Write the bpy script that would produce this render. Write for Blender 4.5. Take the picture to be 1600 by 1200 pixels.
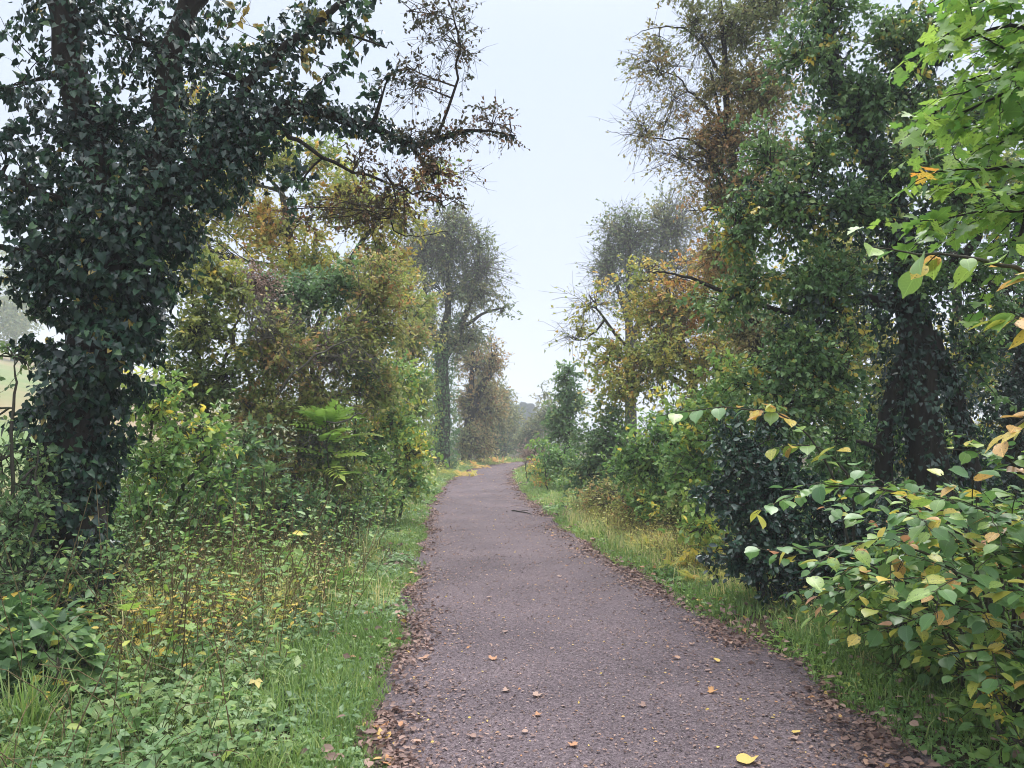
import bpy, math
import numpy as np

# ------------------------------------------------------------------ camera, sky, sun, exposure
SC = bpy.context.scene
for o in list(bpy.data.objects):
    bpy.data.objects.remove(o, do_unlink=True)
COL = SC.collection
CAM_Z = 1.6
PITCH = math.atan(80 / 1200)
cam = bpy.data.cameras.new('camera')
cam.sensor_fit = 'HORIZONTAL'
cam.sensor_width = 36.0
cam.lens = 27.0
cam.clip_start = 0.05
cam.clip_end = 2000
co = bpy.data.objects.new('camera', cam)
co.location = (0, 0, CAM_Z)
co.rotation_euler = (math.pi / 2 + PITCH, 0, 0)
COL.objects.link(co)
SC.camera = co

SUN_EL, SUN_AZ = math.radians(58), math.radians(25)
W = bpy.data.worlds.new('World')
SC.world = W
W.use_nodes = True
wn, wl = W.node_tree.nodes, W.node_tree.links
wn.clear()
out = wn.new('ShaderNodeOutputWorld')
bg = wn.new('ShaderNodeBackground')
bg.inputs['Strength'].default_value = 0.1
sky = wn.new('ShaderNodeTexSky')
sky.sky_type = 'NISHITA'
sky.sun_disc = False
sky.sun_elevation = SUN_EL
sky.sun_rotation = SUN_AZ
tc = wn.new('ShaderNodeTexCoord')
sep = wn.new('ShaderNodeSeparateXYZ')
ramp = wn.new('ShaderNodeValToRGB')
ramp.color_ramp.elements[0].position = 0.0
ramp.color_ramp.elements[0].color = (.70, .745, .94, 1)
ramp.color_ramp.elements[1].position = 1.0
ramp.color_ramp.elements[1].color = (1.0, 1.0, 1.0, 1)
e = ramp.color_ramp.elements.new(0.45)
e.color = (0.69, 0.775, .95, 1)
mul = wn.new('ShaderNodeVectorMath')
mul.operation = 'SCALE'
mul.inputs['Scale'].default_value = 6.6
mixw = wn.new('ShaderNodeMix')
mixw.data_type = 'RGBA'
mixw.inputs['Factor'].default_value = 0.93          # thick cloud veils the blue
wl.new(tc.outputs['Generated'], sep.inputs[0])
wl.new(sep.outputs['Z'], ramp.inputs[0])
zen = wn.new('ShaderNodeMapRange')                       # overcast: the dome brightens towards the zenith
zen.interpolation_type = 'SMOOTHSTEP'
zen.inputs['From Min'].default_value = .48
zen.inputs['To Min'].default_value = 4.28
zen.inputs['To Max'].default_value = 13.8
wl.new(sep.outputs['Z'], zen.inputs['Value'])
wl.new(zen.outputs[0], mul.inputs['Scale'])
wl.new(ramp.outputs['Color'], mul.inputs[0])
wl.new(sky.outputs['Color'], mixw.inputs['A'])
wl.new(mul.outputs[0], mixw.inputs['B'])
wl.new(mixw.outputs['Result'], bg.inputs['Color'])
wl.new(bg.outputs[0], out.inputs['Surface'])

sun = bpy.data.lights.new('sun', 'SUN')
sun.energy = 1.5
sun.angle = math.radians(30)
sun.color = (1.0, 0.97, 0.93)
so = bpy.data.objects.new('sun', sun)
so.rotation_euler = (math.pi / 2 - SUN_EL, 0, -SUN_AZ + math.pi)
COL.objects.link(so)

SC.view_settings.view_transform = 'Standard'
SC.view_settings.look = 'None'
SC.view_settings.gamma = 1
SC.view_settings.exposure = 1.38
SC.view_settings.use_curve_mapping = False
cy = SC.cycles
cy.max_bounces = 6
cy.diffuse_bounces = 4
cy.glossy_bounces = 2
cy.transmission_bounces = 4
cy.volume_bounces = 1
cy.use_adaptive_sampling = True
cy.adaptive_threshold = 0.015
cy.pixel_filter_type = 'BLACKMAN_HARRIS'
cy.filter_width = 1.0

# ------------------------------------------------------------------ helpers
UP = np.array([0, 0, 1.0])
CAM = np.array([0, 0, CAM_Z])
FWD = np.array([0, math.cos(PITCH), math.sin(PITCH)])
CUP = np.array([0, -math.sin(PITCH), math.cos(PITCH)])


def P(px, py, d):
    """point at distance d up the path that shows at (px, py) of the 1600 x 1200 photograph"""
    v = FWD * 1200 + np.array([px - 800.0, 0, 0]) + CUP * (600.0 - py)
    return CAM + v * (d / v[1])


def project(p):
    v = p - CAM
    z = v @ FWD
    z = np.where(np.abs(z) < 1e-3, 1e-3, z)
    return 800 + 1200 * v[..., 0] / z, 600 - 1200 * (v @ CUP) / z, z


def norm(v):
    return v / np.maximum(np.linalg.norm(v, axis=-1, keepdims=True), 1e-9)


def sstep(a, b, x):
    t = np.clip((x - a) / (b - a), 0, 1)
    return t * t * (3 - 2 * t)


def smooth_table(ys, xs):
    yy = np.linspace(ys[0], ys[-1], 600)
    xx = np.interp(yy, ys, xs)
    k = np.ones(13) / 13
    pad = np.concatenate([np.full(6, xx[0]), xx, np.full(6, xx[-1])])
    return yy, np.convolve(pad, k, 'valid')


_LY = [-25, 0, 3.7, 5.2, 7.1, 10.7, 13.7, 19.2, 27, 34, 40, 45, 52, 62, 75]
_LX = [-0.2, -.5, -.68, -.76, -.90, -1.23, -1.52, -1.92, -2.2, -2.1, -1.3, 0.0, 3.2, 10, 22]
_RY = [-25, 0, 3.7, 4.3, 6.0, 7.7, 10.7, 13.7, 19.2, 27, 34, 40, 45, 52, 62, 75]
_RX = [2.1, 2.1, 2.06, 2.03, 1.8, 1.54, 1.16, .82, .42, 0.05, .1, .7, 2.2, 6.0, 13, 26]
LT, RT = smooth_table(_LY, _LX), smooth_table(_RY, _RX)


def wob(y, s):
    return .05 * np.sin(y * 2.1 + s) + .035 * np.sin(y * 5.3 + 2 * s) + .02 * np.sin(y * 11.7 + s * 3)


def xl(y):
    return np.interp(y, *LT) + wob(y, 0.4)


def xr(y):
    return np.interp(y, *RT) + wob(y, 2.1)


def vnoise(x, y, s=0.0):
    return (np.sin(x * 1.7 + y * 0.9 + s) + np.sin(x * -1.1 + y * 1.9 + s * 2.3) + np.sin(x * 3.1 - y * 2.3 + s * 1.7) * .5
            + np.sin(x * 2.3 + y * 4.1 + s * .7) * .5) / 3.0


def H(x, y):
    x = np.asarray(x, float)
    y = np.asarray(y, float)
    dl, dr = xl(y) - x, x - xr(y)
    off = np.maximum(dl, dr)
    h = -0.03 + 0.07 * sstep(-.02, .3, off)
    h = h + sstep(.3, 2.5, off) * (.07 * vnoise(x * .7, y * .7) + .06)
    h = h + .35 * sstep(1.0, 5, dr) + .25 * sstep(6, 18, dr)
    h = h - .15 * sstep(2, 6, dl)
    h = h + np.clip((-x - 17) * .24, 0, 14) + np.clip((x - 40) * .05, 0, 6)
    return h


def mesh_from(name, V, T, mat, base=None, tint=None):
    V = np.asarray(V, np.float32)
    if base is not None:
        V = V - np.asarray(base, np.float32)
    T = np.asarray(T, np.int32)
    me = bpy.data.meshes.new(name)
    me.vertices.add(len(V))
    me.vertices.foreach_set('co', V.ravel())
    k = T.shape[1]
    me.loops.add(T.size)
    me.loops.foreach_set('vertex_index', T.ravel())
    me.polygons.add(len(T))
    me.polygons.foreach_set('loop_start', np.arange(0, T.size, k, dtype=np.int32))
    try:
        me.polygons.foreach_set('loop_total', np.full(len(T), k, np.int32))
    except Exception:
        pass
    if tint is not None:
        a = me.attributes.new('tint', 'FLOAT', 'POINT')
        a.data.foreach_set('value', np.asarray(tint, np.float32))
    me.update(calc_edges=True)
    me.materials.append(mat)
    return me


def link(name, me, parent=None, kind=None):
    o = bpy.data.objects.new(name, me)
    COL.objects.link(o)
    if parent is not None:
        o.parent = parent
    if kind:
        o['kind'] = kind
    return o


def thing(name, label, cat, base, group=None):
    o = bpy.data.objects.new(name, None)
    o.empty_display_size = .2
    o.location = base
    COL.objects.link(o)
    o['label'] = label
    o['category'] = cat
    if group:
        o['group'] = group
    return o


# leaf outlines: u along the leaf, v across, w out of the leaf
def fan(outline, centre, fold=.12, curl=.0):
    pts = [centre] + outline
    V = np.array([[u, v, abs(v) * fold * 2 - curl * u * u] for u, v in pts])
    n = len(outline)
    T = np.array([[0, 1 + i, 1 + (i + 1) % n] for i in range(n)])
    return V, T


def mirror(half):
    return half + [(u, -v) for u, v in reversed(half) if abs(v) > 1e-6]


LEAF = {}
LEAF['diamond'] = (np.array([[0, 0, 0], [.45, .3, .09], [1, 0, -.05], [.45, -.3, .09]]), np.array([[0, 1, 2], [0, 2, 3]]))
LEAF['oval'] = (np.array([[0, 0, 0], [.25, .26, .07], [.65, .26, .05], [1, 0, -.1], [.65, -.26, .05], [.25, -.26, .07]]),
                np.array([[0, 1, 2], [0, 2, 3], [0, 3, 4], [0, 4, 5]]))
LEAF['ivy'] = fan(mirror([(.0, 0), (-.12, .2), (.02, .46), (.3, .34), (.45, .36), (.62, .2), (1.0, 0)]), (.3, 0), .16, .12)
LEAF['ivy_plain'] = fan(mirror([(0, 0), (-.1, .38), (.38, .36), (1.0, 0)]), (.3, 0), .16, .12)
LEAF['lobed'] = fan(mirror([(0, 0), (-.08, .28), (.15, .3), (.2, .52), (.42, .3), (.6, .42), (.68, .2), (1.0, 0)]), (.3, 0), .12, .1)
LEAF['hazel'] = fan(mirror([(0, 0), (.0, .16), (.12, .3), (.24, .36), (.36, .40), (.5, .41), (.62, .36), (.74, .29), (.84, .15), (1.0, 0)]), (.45, 0), .1, .18)
LEAF['maple'] = fan(mirror([(0, 0), (-.1, .2), (-.12, .42), (.08, .38), (.12, .62), (.28, .52), (.4, .66), (.42, .4), (.46, .22), (.68, .34), (.74, .2), (1.0, 0)]),
                    (.25, 0), .08, .15)


def pinnate(n=7, lw=.14, ll=.34):
    V, T = [], []
    for i in range(n):
        u = .2 + .75 * i / (n - 1)
        for s in (-1, 1):
            b = len(V)
            L = ll * (1 - .35 * abs(i / (n - 1) - .4))
            du = .35
            a = np.array([u, 0, -.34 * u * u])
            d = norm(np.array([du, s * 1.0, -.12]))
            q = np.array([s * -d[1], d[0] * s, 0]) * s
            V += [a, a + d * L * .45 + q * lw * .5, a + d * L + [0, 0, -.04], a + d * L * .45 - q * lw * .5]
            T += [[b, b + 1, b + 2], [b, b + 2, b + 3]]
    b = len(V)
    V += [np.array([.93, 0, -.3]), np.array([1.06, lw * .5, -.38]), np.array([1.2, 0, -.52]), np.array([1.06, -lw * .5, -.38])]
    T += [[b, b + 1, b + 2], [b, b + 2, b + 3]]
    b = len(V)
    V += [np.array([0, -.008, 0]), np.array([0, .008, 0]), np.array([1.0, .004, -.34]), np.array([1.0, -.004, -.34])]
    T += [[b, b + 1, b + 2], [b, b + 2, b + 3]]
    return np.array(V), np.array(T)


_tv, _tt = [], []
for _a, _L in ((0, .62), (1.25, .5), (-1.25, .5)):
    _b = len(_tv)
    _c, _s = math.cos(_a), math.sin(_a)
    for _u, _v, _w in ((0, 0, 0), (.5, .34, .06), (1, 0, -.08), (.5, -.34, .06)):
        _tv.append([.32 + _L * (_u * _c - _v * _s), _L * (_u * _s + _v * _c), _w])
    _tt += [[_b, _b + 1, _b + 2], [_b, _b + 2, _b + 3]]
LEAF['trefoil'] = (np.array(_tv), np.array(_tt))
LEAF['pinnate'] = pinnate()
LEAF['fern'] = pinnate(11, .09, .3)


def leaf_frames(d, n):
    d = norm(d)
    n = norm(n - d * (n * d).sum(-1, keepdims=True))
    return d, np.cross(n, d), n


def leaf_geom(pos, d, n, size, tint, shape, wide=None):
    V0, T0 = LEAF[shape]
    d, c, n = leaf_frames(d, n)
    s = np.asarray(size)[:, None, None]
    w = 1.0 if wide is None else np.asarray(wide)[:, None, None]
    V = pos[:, None, :] + s * (V0[None, :, 0:1] * d[:, None] + w * V0[None, :, 1:2] * c[:, None] + V0[None, :, 2:3] * n[:, None])
    N, k = len(pos), len(V0)
    T = (T0[None] + (np.arange(N) * k)[:, None, None]).reshape(-1, 3)
    return V.reshape(-1, 3), T, np.repeat(tint, k)


def tubes(Pts, R, sides=4):
    """Pts (M,n,3), R (M,n) -> verts, quads"""
    M, n, _ = Pts.shape
    tan = norm(np.gradient(Pts, axis=1))
    ref = np.where(np.abs(tan[:, :1, 2:3]) > .9, np.array([1.0, 0, 0]), UP)
    ref = np.broadcast_to(ref, tan.shape)
    a = norm(np.cross(tan, ref))
    b = np.cross(tan, a)
    th = np.arange(sides) * 2 * math.pi / sides
    V = Pts[:, :, None] + R[:, :, None, None] * (np.cos(th)[:, None] * a[:, :, None] + np.sin(th)[:, None] * b[:, :, None])
    idx = np.arange(M * n * sides).reshape(M, n, sides)
    q = np.stack([idx[:, :-1], np.roll(idx, -1, 2)[:, :-1], np.roll(idx, -1, 2)[:, 1:], idx[:, 1:]], -1)
    return V.reshape(-1, 3), q.reshape(-1, 4)


def merge(parts):
    V, T, b = [], [], 0
    for v, t in parts:
        V.append(v)
        T.append(t + b)
        b += len(v)
    return np.concatenate(V), np.concatenate(T)


def resample(pts, n, rng=None, jit=0.0):
    """Catmull-Rom through rows (x, y, z, r...)"""
    pts = np.asarray(pts, float)
    p = np.concatenate([[2 * pts[0] - pts[1]], pts, [2 * pts[-1] - pts[-2]]])
    m = len(pts) - 1
    t = np.linspace(0, m - 1e-6, n)
    i = t.astype(int)
    f = (t - i)[:, None]
    a, b, c, d = p[i], p[i + 1], p[i + 2], p[i + 3]
    r = .5 * (2 * b + (c - a) * f + (2 * a - 5 * b + 4 * c - d) * f ** 2 + (3 * b - a - 3 * c + d) * f ** 3)
    if rng is not None and jit:
        r[1:-1, :3] += rng.normal(0, jit, (n - 2, 3))
    return r


# ------------------------------------------------------------------ materials
def nodes(mat):
    mat.use_nodes = True
    nt = mat.node_tree
    nt.nodes.clear()
    return nt, nt.nodes, nt.links


def leaf_mat(name, stops, rough=.5, trans=.3, spec=.35):
    m = bpy.data.materials.new(name)
    nt, N, L = nodes(m)
    o = N.new('ShaderNodeOutputMaterial')
    pr = N.new('ShaderNodeBsdfPrincipled')
    tr = N.new('ShaderNodeBsdfTranslucent')
    mx = N.new('ShaderNodeAddShader')
    at = N.new('ShaderNodeAttribute')
    at.attribute_name = 'tint'
    rp = N.new('ShaderNodeValToRGB')
    el = rp.color_ramp.elements
    while len(el) < len(stops):
        el.new(.5)
    for k, (p, c) in zip(el, stops):
        k.position = p
        k.color = (*c, 1)
    ns = N.new('ShaderNodeTexNoise')
    ns.inputs['Scale'].default_value = 45
    ns.inputs['Detail'].default_value = 2
    mr = N.new('ShaderNodeMapRange')
    mr.inputs['To Min'].default_value = .7
    mr.inputs['To Max'].default_value = 1.3
    hs = N.new('ShaderNodeHueSaturation')
    L.new(at.outputs['Fac'], rp.inputs[0])
    L.new(rp.outputs[0], hs.inputs['Color'])
    L.new(ns.outputs[0], mr.inputs[0])
    # leafco = (u, v, 1) along and across the blade, where the mesh carries it: midrib and side veins
    lc = N.new('ShaderNodeAttribute')
    lc.attribute_name = 'leafco'
    sx = N.new('ShaderNodeSeparateXYZ')
    L.new(lc.outputs['Vector'], sx.inputs[0])

    def mth(op, a_, b_=None):
        q = N.new('ShaderNodeMath')
        q.operation = op
        for k, v in enumerate((a_, b_)):
            if v is None:
                continue
            if isinstance(v, (int, float)):
                q.inputs[k].default_value = v
            else:
                L.new(v, q.inputs[k])
        return q.outputs[0]
    av = mth('ABSOLUTE', sx.outputs['Y'])
    rib = mth('LESS_THAN', av, .014)
    side = mth('LESS_THAN', mth('FRACT', mth('MULTIPLY', mth('SUBTRACT', sx.outputs['X'], mth('MULTIPLY', av, .75)), 8.5)), .10)
    vein = mth('MULTIPLY', mth('MAXIMUM', rib, mth('MULTIPLY', side, .55)), sx.outputs['Z'])
    val = mth('MULTIPLY', mr.outputs[0], mth('ADD', mth('MULTIPLY', vein, .38), 1.0))
    # brown blotches where the blade is going over
    bl = N.new('ShaderNodeTexNoise')
    bl.inputs['Scale'].default_value = 7
    bl.inputs['Detail'].default_value = 5
    L.new(lc.outputs['Vector'], bl.inputs['Vector'])
    spot = mth('MULTIPLY', mth('MULTIPLY', mth('GREATER_THAN', bl.outputs[0], .60), sx.outputs['Z']), mth('GREATER_THAN', at.outputs['Fac'], .62))
    val = mth('MULTIPLY', val, mth('SUBTRACT', 1.0, mth('MULTIPLY', spot, .55)))
    L.new(val, hs.inputs['Value'])
    L.new(hs.outputs[0], pr.inputs['Base Color'])
    pr.inputs['Roughness'].default_value = rough
    pr.inputs['Specular IOR Level'].default_value = spec
    g2 = N.new('ShaderNodeVectorMath')
    g2.operation = 'SCALE'
    g2.inputs['Scale'].default_value = min(trans * 2.2, .95)     # light let through the blade
    L.new(hs.outputs[0], g2.inputs[0])
    L.new(g2.outputs[0], tr.inputs['Color'])
    L.new(pr.outputs[0], mx.inputs[0])
    L.new(tr.outputs[0], mx.inputs[1])
    L.new(mx.outputs[0], o.inputs[0])
    return m


def noise_mat(name, c1, c2, scale, rough=.9, bump=.3, detail=6, c3=None, stretch=None, scale3=4):
    m = bpy.data.materials.new(name)
    nt, N, L = nodes(m)
    o = N.new('ShaderNodeOutputMaterial')
    pr = N.new('ShaderNodeBsdfPrincipled')
    t = N.new('ShaderNodeTexCoord')
    mp = N.new('ShaderNodeMapping')
    if stretch:
        mp.inputs['Scale'].default_value = stretch
    n1 = N.new('ShaderNodeTexNoise')
    n1.inputs['Scale'].default_value = scale
    n1.inputs['Detail'].default_value = detail
    n1.inputs['Roughness'].default_value = .65
    rp = N.new('ShaderNodeValToRGB')
    rp.color_ramp.elements[0].position = .3
    rp.color_ramp.elements[0].color = (*c1, 1)
    rp.color_ramp.elements[1].position = .7
    rp.color_ramp.elements[1].color = (*c2, 1)
    L.new(t.outputs['Object'], mp.inputs[0])
    L.new(mp.outputs[0], n1.inputs[0])
    L.new(n1.outputs[0], rp.inputs[0])
    last = rp.outputs[0]
    if c3:
        n2 = N.new('ShaderNodeTexNoise')
        n2.inputs['Scale'].default_value = scale3
        n2.inputs['Detail'].default_value = 4
        r2 = N.new('ShaderNodeMapRange')
        r2.inputs['From Min'].default_value = .42
        r2.inputs['From Max'].default_value = .62
        mx = N.new('ShaderNodeMix')
        mx.data_type = 'RGBA'
        mx.inputs['B'].default_value = (*c3, 1)
        L.new(t.outputs['Object'], n2.inputs[0])
        L.new(n2.outputs[0], r2.inputs[0])
        L.new(r2.outputs[0], mx.inputs['Factor'])
        L.new(last, mx.inputs['A'])
        last = mx.outputs['Result']
    bp = N.new('ShaderNodeBump')
    bp.inputs['Strength'].default_value = bump
    bp.inputs['Distance'].default_value = .02
    L.new(n1.outputs[0], bp.inputs['Height'])
    L.new(bp.outputs[0], pr.inputs['Normal'])
    L.new(last, pr.inputs['Base Color'])
    pr.inputs['Roughness'].default_value = rough
    pr.inputs['Specular IOR Level'].default_value = .2
    L.new(pr.outputs[0], o.inputs[0])
    return m


def path_mat():
    m = bpy.data.materials.new('worn gravel tarmac')
    nt, N, L = nodes(m)
    o = N.new('ShaderNodeOutputMaterial')
    pr = N.new('ShaderNodeBsdfPrincipled')
    t = N.new('ShaderNodeTexCoord')

    def noise(s, d=4):
        n = N.new('ShaderNodeTexNoise')
        n.inputs['Scale'].default_value = s
        n.inputs['Detail'].default_value = d
        L.new(t.outputs['Object'], n.inputs[0])
        return n

    def ramp_(src, stops):
        r = N.new('ShaderNodeValToRGB')
        el = r.color_ramp.elements
        while len(el) < len(stops):
            el.new(.5)
        for k, (p, c) in zip(el, stops):
            k.position = p
            k.color = (*c, 1)
        L.new(src, r.inputs[0])
        return r

    def mix(f, a, b, mode='MIX', fac=None):
        x = N.new('ShaderNodeMix')
        x.data_type = 'RGBA'
        x.blend_type = mode
        if f is None:
            x.inputs['Factor'].default_value = fac
        else:
            L.new(f, x.inputs['Factor'])
        L.new(a, x.inputs['A'])
        L.new(b, x.inputs['B'])
        return x.outputs['Result']
    vo = N.new('ShaderNodeTexVoronoi')
    vo.inputs['Scale'].default_value = 120
    L.new(t.outputs['Object'], vo.inputs['Vector'])
    grit = ramp_(vo.outputs['Color'], [(0, (.05, .040, .043)), (.35, (.122, .098, .106)), (.7, (.165, .133, .142)), (1, (.265, .22, .225))])
    big = ramp_(noise(.9, 5).outputs[0], [(.25, (.68, .66, .69)), (.5, (.95, .93, .95)), (.75, (1.2, 1.15, 1.15))])
    fine = ramp_(noise(38, 5).outputs[0], [(.35, (.62, .60, .62)), (.65, (1.22, 1.2, 1.2))])
    c = mix(None, grit.outputs[0], big.outputs[0], 'MULTIPLY', 1)
    c = mix(None, c, fine.outputs[0], 'MULTIPLY', .8)
    L.new(c, pr.inputs['Base Color'])
    pr.inputs['Roughness'].default_value = .85
    pr.inputs['Specular IOR Level'].default_value = .25
    bp = N.new('ShaderNodeBump')
    bp.inputs['Strength'].default_value = .8
    bp.inputs['Distance'].default_value = .006
    L.new(vo.outputs['Distance'], bp.inputs['Height'])
    b2 = N.new('ShaderNodeBump')
    b2.inputs['Strength'].default_value = .5
    b2.inputs['Distance'].default_value = .02
    L.new(noise(22, 6).outputs[0], b2.inputs['Height'])
    L.new(bp.outputs[0], b2.inputs['Normal'])
    L.new(b2.outputs[0], pr.inputs['Normal'])
    L.new(pr.outputs[0], o.inputs[0])
    return m


M = {}
M['path'] = path_mat()
M['soil'] = noise_mat('woodland soil and moss', (.035, .026, .016), (.075, .055, .03), 9, c3=(.05, .075, .02), scale3=1.3)
M['field'] = M['soil']
M['bark'] = noise_mat('grey brown bark', (.03, .025, .02), (.10, .085, .07), 14, bump=.8, stretch=(1, 1, .25), c3=(.06, .065, .035))
M['dark_bark'] = noise_mat('dark damp bark', (.012, .010, .008), (.045, .036, .028), 14, bump=.8, stretch=(1, 1, .25))
M['pale_bark'] = noise_mat('pale grey bark', (.10, .09, .08), (.22, .20, .17), 18, bump=.5, stretch=(1, 1, .25))
M['twig'] = noise_mat('brown twig bark', (.035, .026, .02), (.085, .065, .05), 20, bump=.2)
M['stem'] = noise_mat('dry stem', (.12, .085, .045), (.25, .19, .10), 20, bump=.2)
M['green_stem'] = noise_mat('green stem', (.07, .09, .03), (.12, .14, .05), 20, bump=.2)
# leaves: tint 0 .. 1 walks the ramp
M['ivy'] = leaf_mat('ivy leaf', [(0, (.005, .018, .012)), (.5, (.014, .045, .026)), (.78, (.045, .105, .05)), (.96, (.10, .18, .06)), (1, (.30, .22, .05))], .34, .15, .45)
M['ivy_light'] = leaf_mat('lighter green ivy leaf', [(0, (.03, .075, .03)), (.5, (.085, .16, .05)), (.9, (.16, .24, .07)), (1, (.40, .30, .05))], .42, .28, .4)  # the lighter, yellower green of some ivy
M['haw'] = leaf_mat('hawthorn leaf', [(0, (.085, .145, .04)), (.4, (.17, .21, .055)), (.7, (.25, .24, .075)), (.88, (.26, .20, .08)), (1, (.31, .18, .07))], .55, .4)
M['olive'] = leaf_mat('olive leaf', [(0, (.06, .10, .03)), (.4, (.15, .18, .045)), (.75, (.28, .27, .06)), (1, (.44, .32, .06))], .55, .35)
M['autumn'] = leaf_mat('autumn leaf', [(0, (.11, .17, .045)), (.35, (.21, .24, .055)), (.65, (.33, .29, .06)), (.88, (.40, .25, .06)), (1, (.36, .17, .05))], .55, .38)
M['rust'] = leaf_mat('rusty leaf', [(0, (.13, .16, .06)), (.4, (.20, .19, .075)), (.75, (.28, .21, .085)), (1, (.33, .18, .075))], .6, .3)
M['green'] = leaf_mat('fresh green leaf', [(0, (.05, .115, .035)), (.4, (.10, .19, .05)), (.75, (.19, .28, .06)), (.92, (.32, .34, .07)), (1, (.52, .42, .07))], .5, .35)
M['lime'] = leaf_mat('lime green leaf', [(0, (.11, .20, .04)), (.5, (.19, .30, .055)), (1, (.36, .38, .075))], .5, .38)
M['dull'] = leaf_mat('dull green leaf', [(0, (.06, .115, .05)), (.5, (.12, .20, .075)), (.85, (.22, .27, .09)), (1, (.42, .34, .10))], .5, .35, .4)
M['holly'] = leaf_mat('glossy holly leaf', [(0, (.016, .045, .030)), (.6, (.034, .082, .050)), (1, (.07, .13, .065))], .24, .06, .9)
M['hazel'] = leaf_mat('hazel leaf', [(0, (.05, .12, .04)), (.45, (.095, .19, .055)), (.68, (.19, .28, .05)), (.8, (.42, .37, .06)), (.92, (.48, .31, .07)), (1, (.38, .19, .10))], .42, .28, .5)
M['syc'] = leaf_mat('maple leaf', [(0, (.05, .12, .022)), (.5, (.10, .185, .032)), (.85, (.18, .27, .045)), (.95, (.44, .30, .05)), (1, (.52, .24, .04))], .5, .43)
M['dark_haw'] = leaf_mat('shaded brown leaf', [(0, (.05, .065, .03)), (.5, (.10, .08, .04)), (.8, (.17, .09, .045)), (1, (.26, .12, .05))], .5, .12)  # backlit look of leaves against the sky, painted as darker colour
M['ash_far'] = leaf_mat('grey green leaf', [(0, (.09, .13, .06)), (.5, (.15, .18, .085)), (1, (.25, .22, .10))], .6, .34)
M['pink'] = leaf_mat('faded seed head', [(0, (.20, .13, .10)), (.5, (.30, .21, .17)), (1, (.36, .28, .22))], .8, .2)
M['grass'] = leaf_mat('grass blade', [(0, (.055, .105, .025)), (.5, (.12, .195, .045)), (.85, (.23, .26, .08)), (1, (.42, .36, .17))], .5, .35)
M['litter'] = leaf_mat('fallen leaf', [(0, (.06, .042, .038)), (.3, (.15, .095, .082)), (.6, (.26, .165, .135)), (.8, (.37, .25, .20)), (.93, (.42, .20, .09)), (1, (.58, .42, .12))], .7, .1)
M['gold'] = leaf_mat('golden frond', [(0, (.18, .24, .05)), (.5, (.38, .36, .09)), (.8, (.44, .32, .10)), (1, (.38, .20, .09))], .6, .35)
M['conifer'] = leaf_mat('conifer needle', [(0, (.012, .035, .03)), (1, (.03, .06, .045))], .6, .05)
M['berry'] = leaf_mat('dark red berry', [(0, (.16, .015, .012)), (1, (.25, .03, .015))], .35, .05)

# ------------------------------------------------------------------ ground and path
gx = np.unique(np.concatenate([np.arange(-12, 12.01, .22), np.arange(-60, 60.1, 3), np.linspace(-500, 500, 41)]))
gy = np.unique(np.concatenate([np.arange(-6, 30.01, .25), np.arange(30, 80, 1.0), np.linspace(-120, 620, 50)]))
X, Y = np.meshgrid(gx, gy)
Vg = np.stack([X, Y, H(X, Y) - .9 * sstep(14, 18, -X) * (X > -231) * (Y > 4) * (Y < 331)], -1).reshape(-1, 3)
I = np.arange(len(Vg)).reshape(X.shape)
Q = np.stack([I[:-1, :-1], I[:-1, 1:], I[1:, 1:], I[1:, :-1]], -1).reshape(-1, 4)
gm = mesh_from('ground', Vg, Q, M['soil'])
link('ground', gm, kind='structure')

# far pasture over the hillside, and the worn path
px_ = np.linspace(-230, -13, 60)
py_ = np.linspace(5, 330, 70)
X, Y = np.meshgrid(px_, py_)
Vf = np.stack([X, Y, H(X, Y) + .05], -1).reshape(-1, 3)
I = np.arange(len(Vf)).reshape(X.shape)
Q = np.stack([I[:-1, :-1], I[:-1, 1:], I[1:, 1:], I[1:, :-1]], -1).reshape(-1, 4)
fm = noise_mat('misty pasture', (.10, .17, .05), (.16, .22, .07), .6, bump=.1, c3=(.27, .20, .11), scale3=.045)
link('field', mesh_from('field', Vf, Q, fm), kind='structure')

ys = np.concatenate([np.arange(-25, 12, .08), np.arange(12, 74, .3)])
a, b = xl(ys) - .12, xr(ys) + .12
u = np.linspace(0, 1, 15)
X = a[:, None] + (b - a)[:, None] * u
Y = np.broadcast_to(ys[:, None], X.shape)
Z = .006 + .025 * (1 - (2 * u - 1) ** 2)[None] + .004 * vnoise(X * 3, Y * 2) - .012 * (np.abs(2 * u - 1) > .95)[None]
Vp = np.stack([X, Y, Z], -1).reshape(-1, 3)
I = np.arange(len(Vp)).reshape(X.shape)
Q = np.stack([I[:-1, :-1], I[:-1, 1:], I[1:, 1:], I[1:, :-1]], -1).reshape(-1, 4)
link('path', mesh_from('path', Vp, Q, M['path']), kind='structure')


def pathz(x, y):
    a, b = xl(y) - .12, xr(y) + .12
    u = np.clip((x - a) / (b - a), 0, 1)
    return .006 + .025 * (1 - (2 * u - 1) ** 2) + .004


def gz(x, y):
    inside = (x > xl(y)) & (x < xr(y))
    return np.where(inside, pathz(x, y), np.maximum(H(x, y), .005))


# ------------------------------------------------------------------ plant builders
DENS = 1.25


def lobe_plan(lobes, leaf, lpt, T):
    out = []
    for lo in lobes:
        px, py, d, rx, ry, lai, tb = lo
        s = leaf['ls'] * 1200 / d
        k = {'diamond': .12, 'oval': .15, 'ivy': .22}[leaf['shape']]
        n = DENS * lai * math.pi * rx * ry / (k * s * s)
        ns = max(3, int(n / (lpt * T)))
        out.append((P(px, py, d), np.array([rx * d / 1200, max(rx, ry) * d / 1200 * .8, ry * d / 1200]), ns, tb))
    return out


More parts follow.
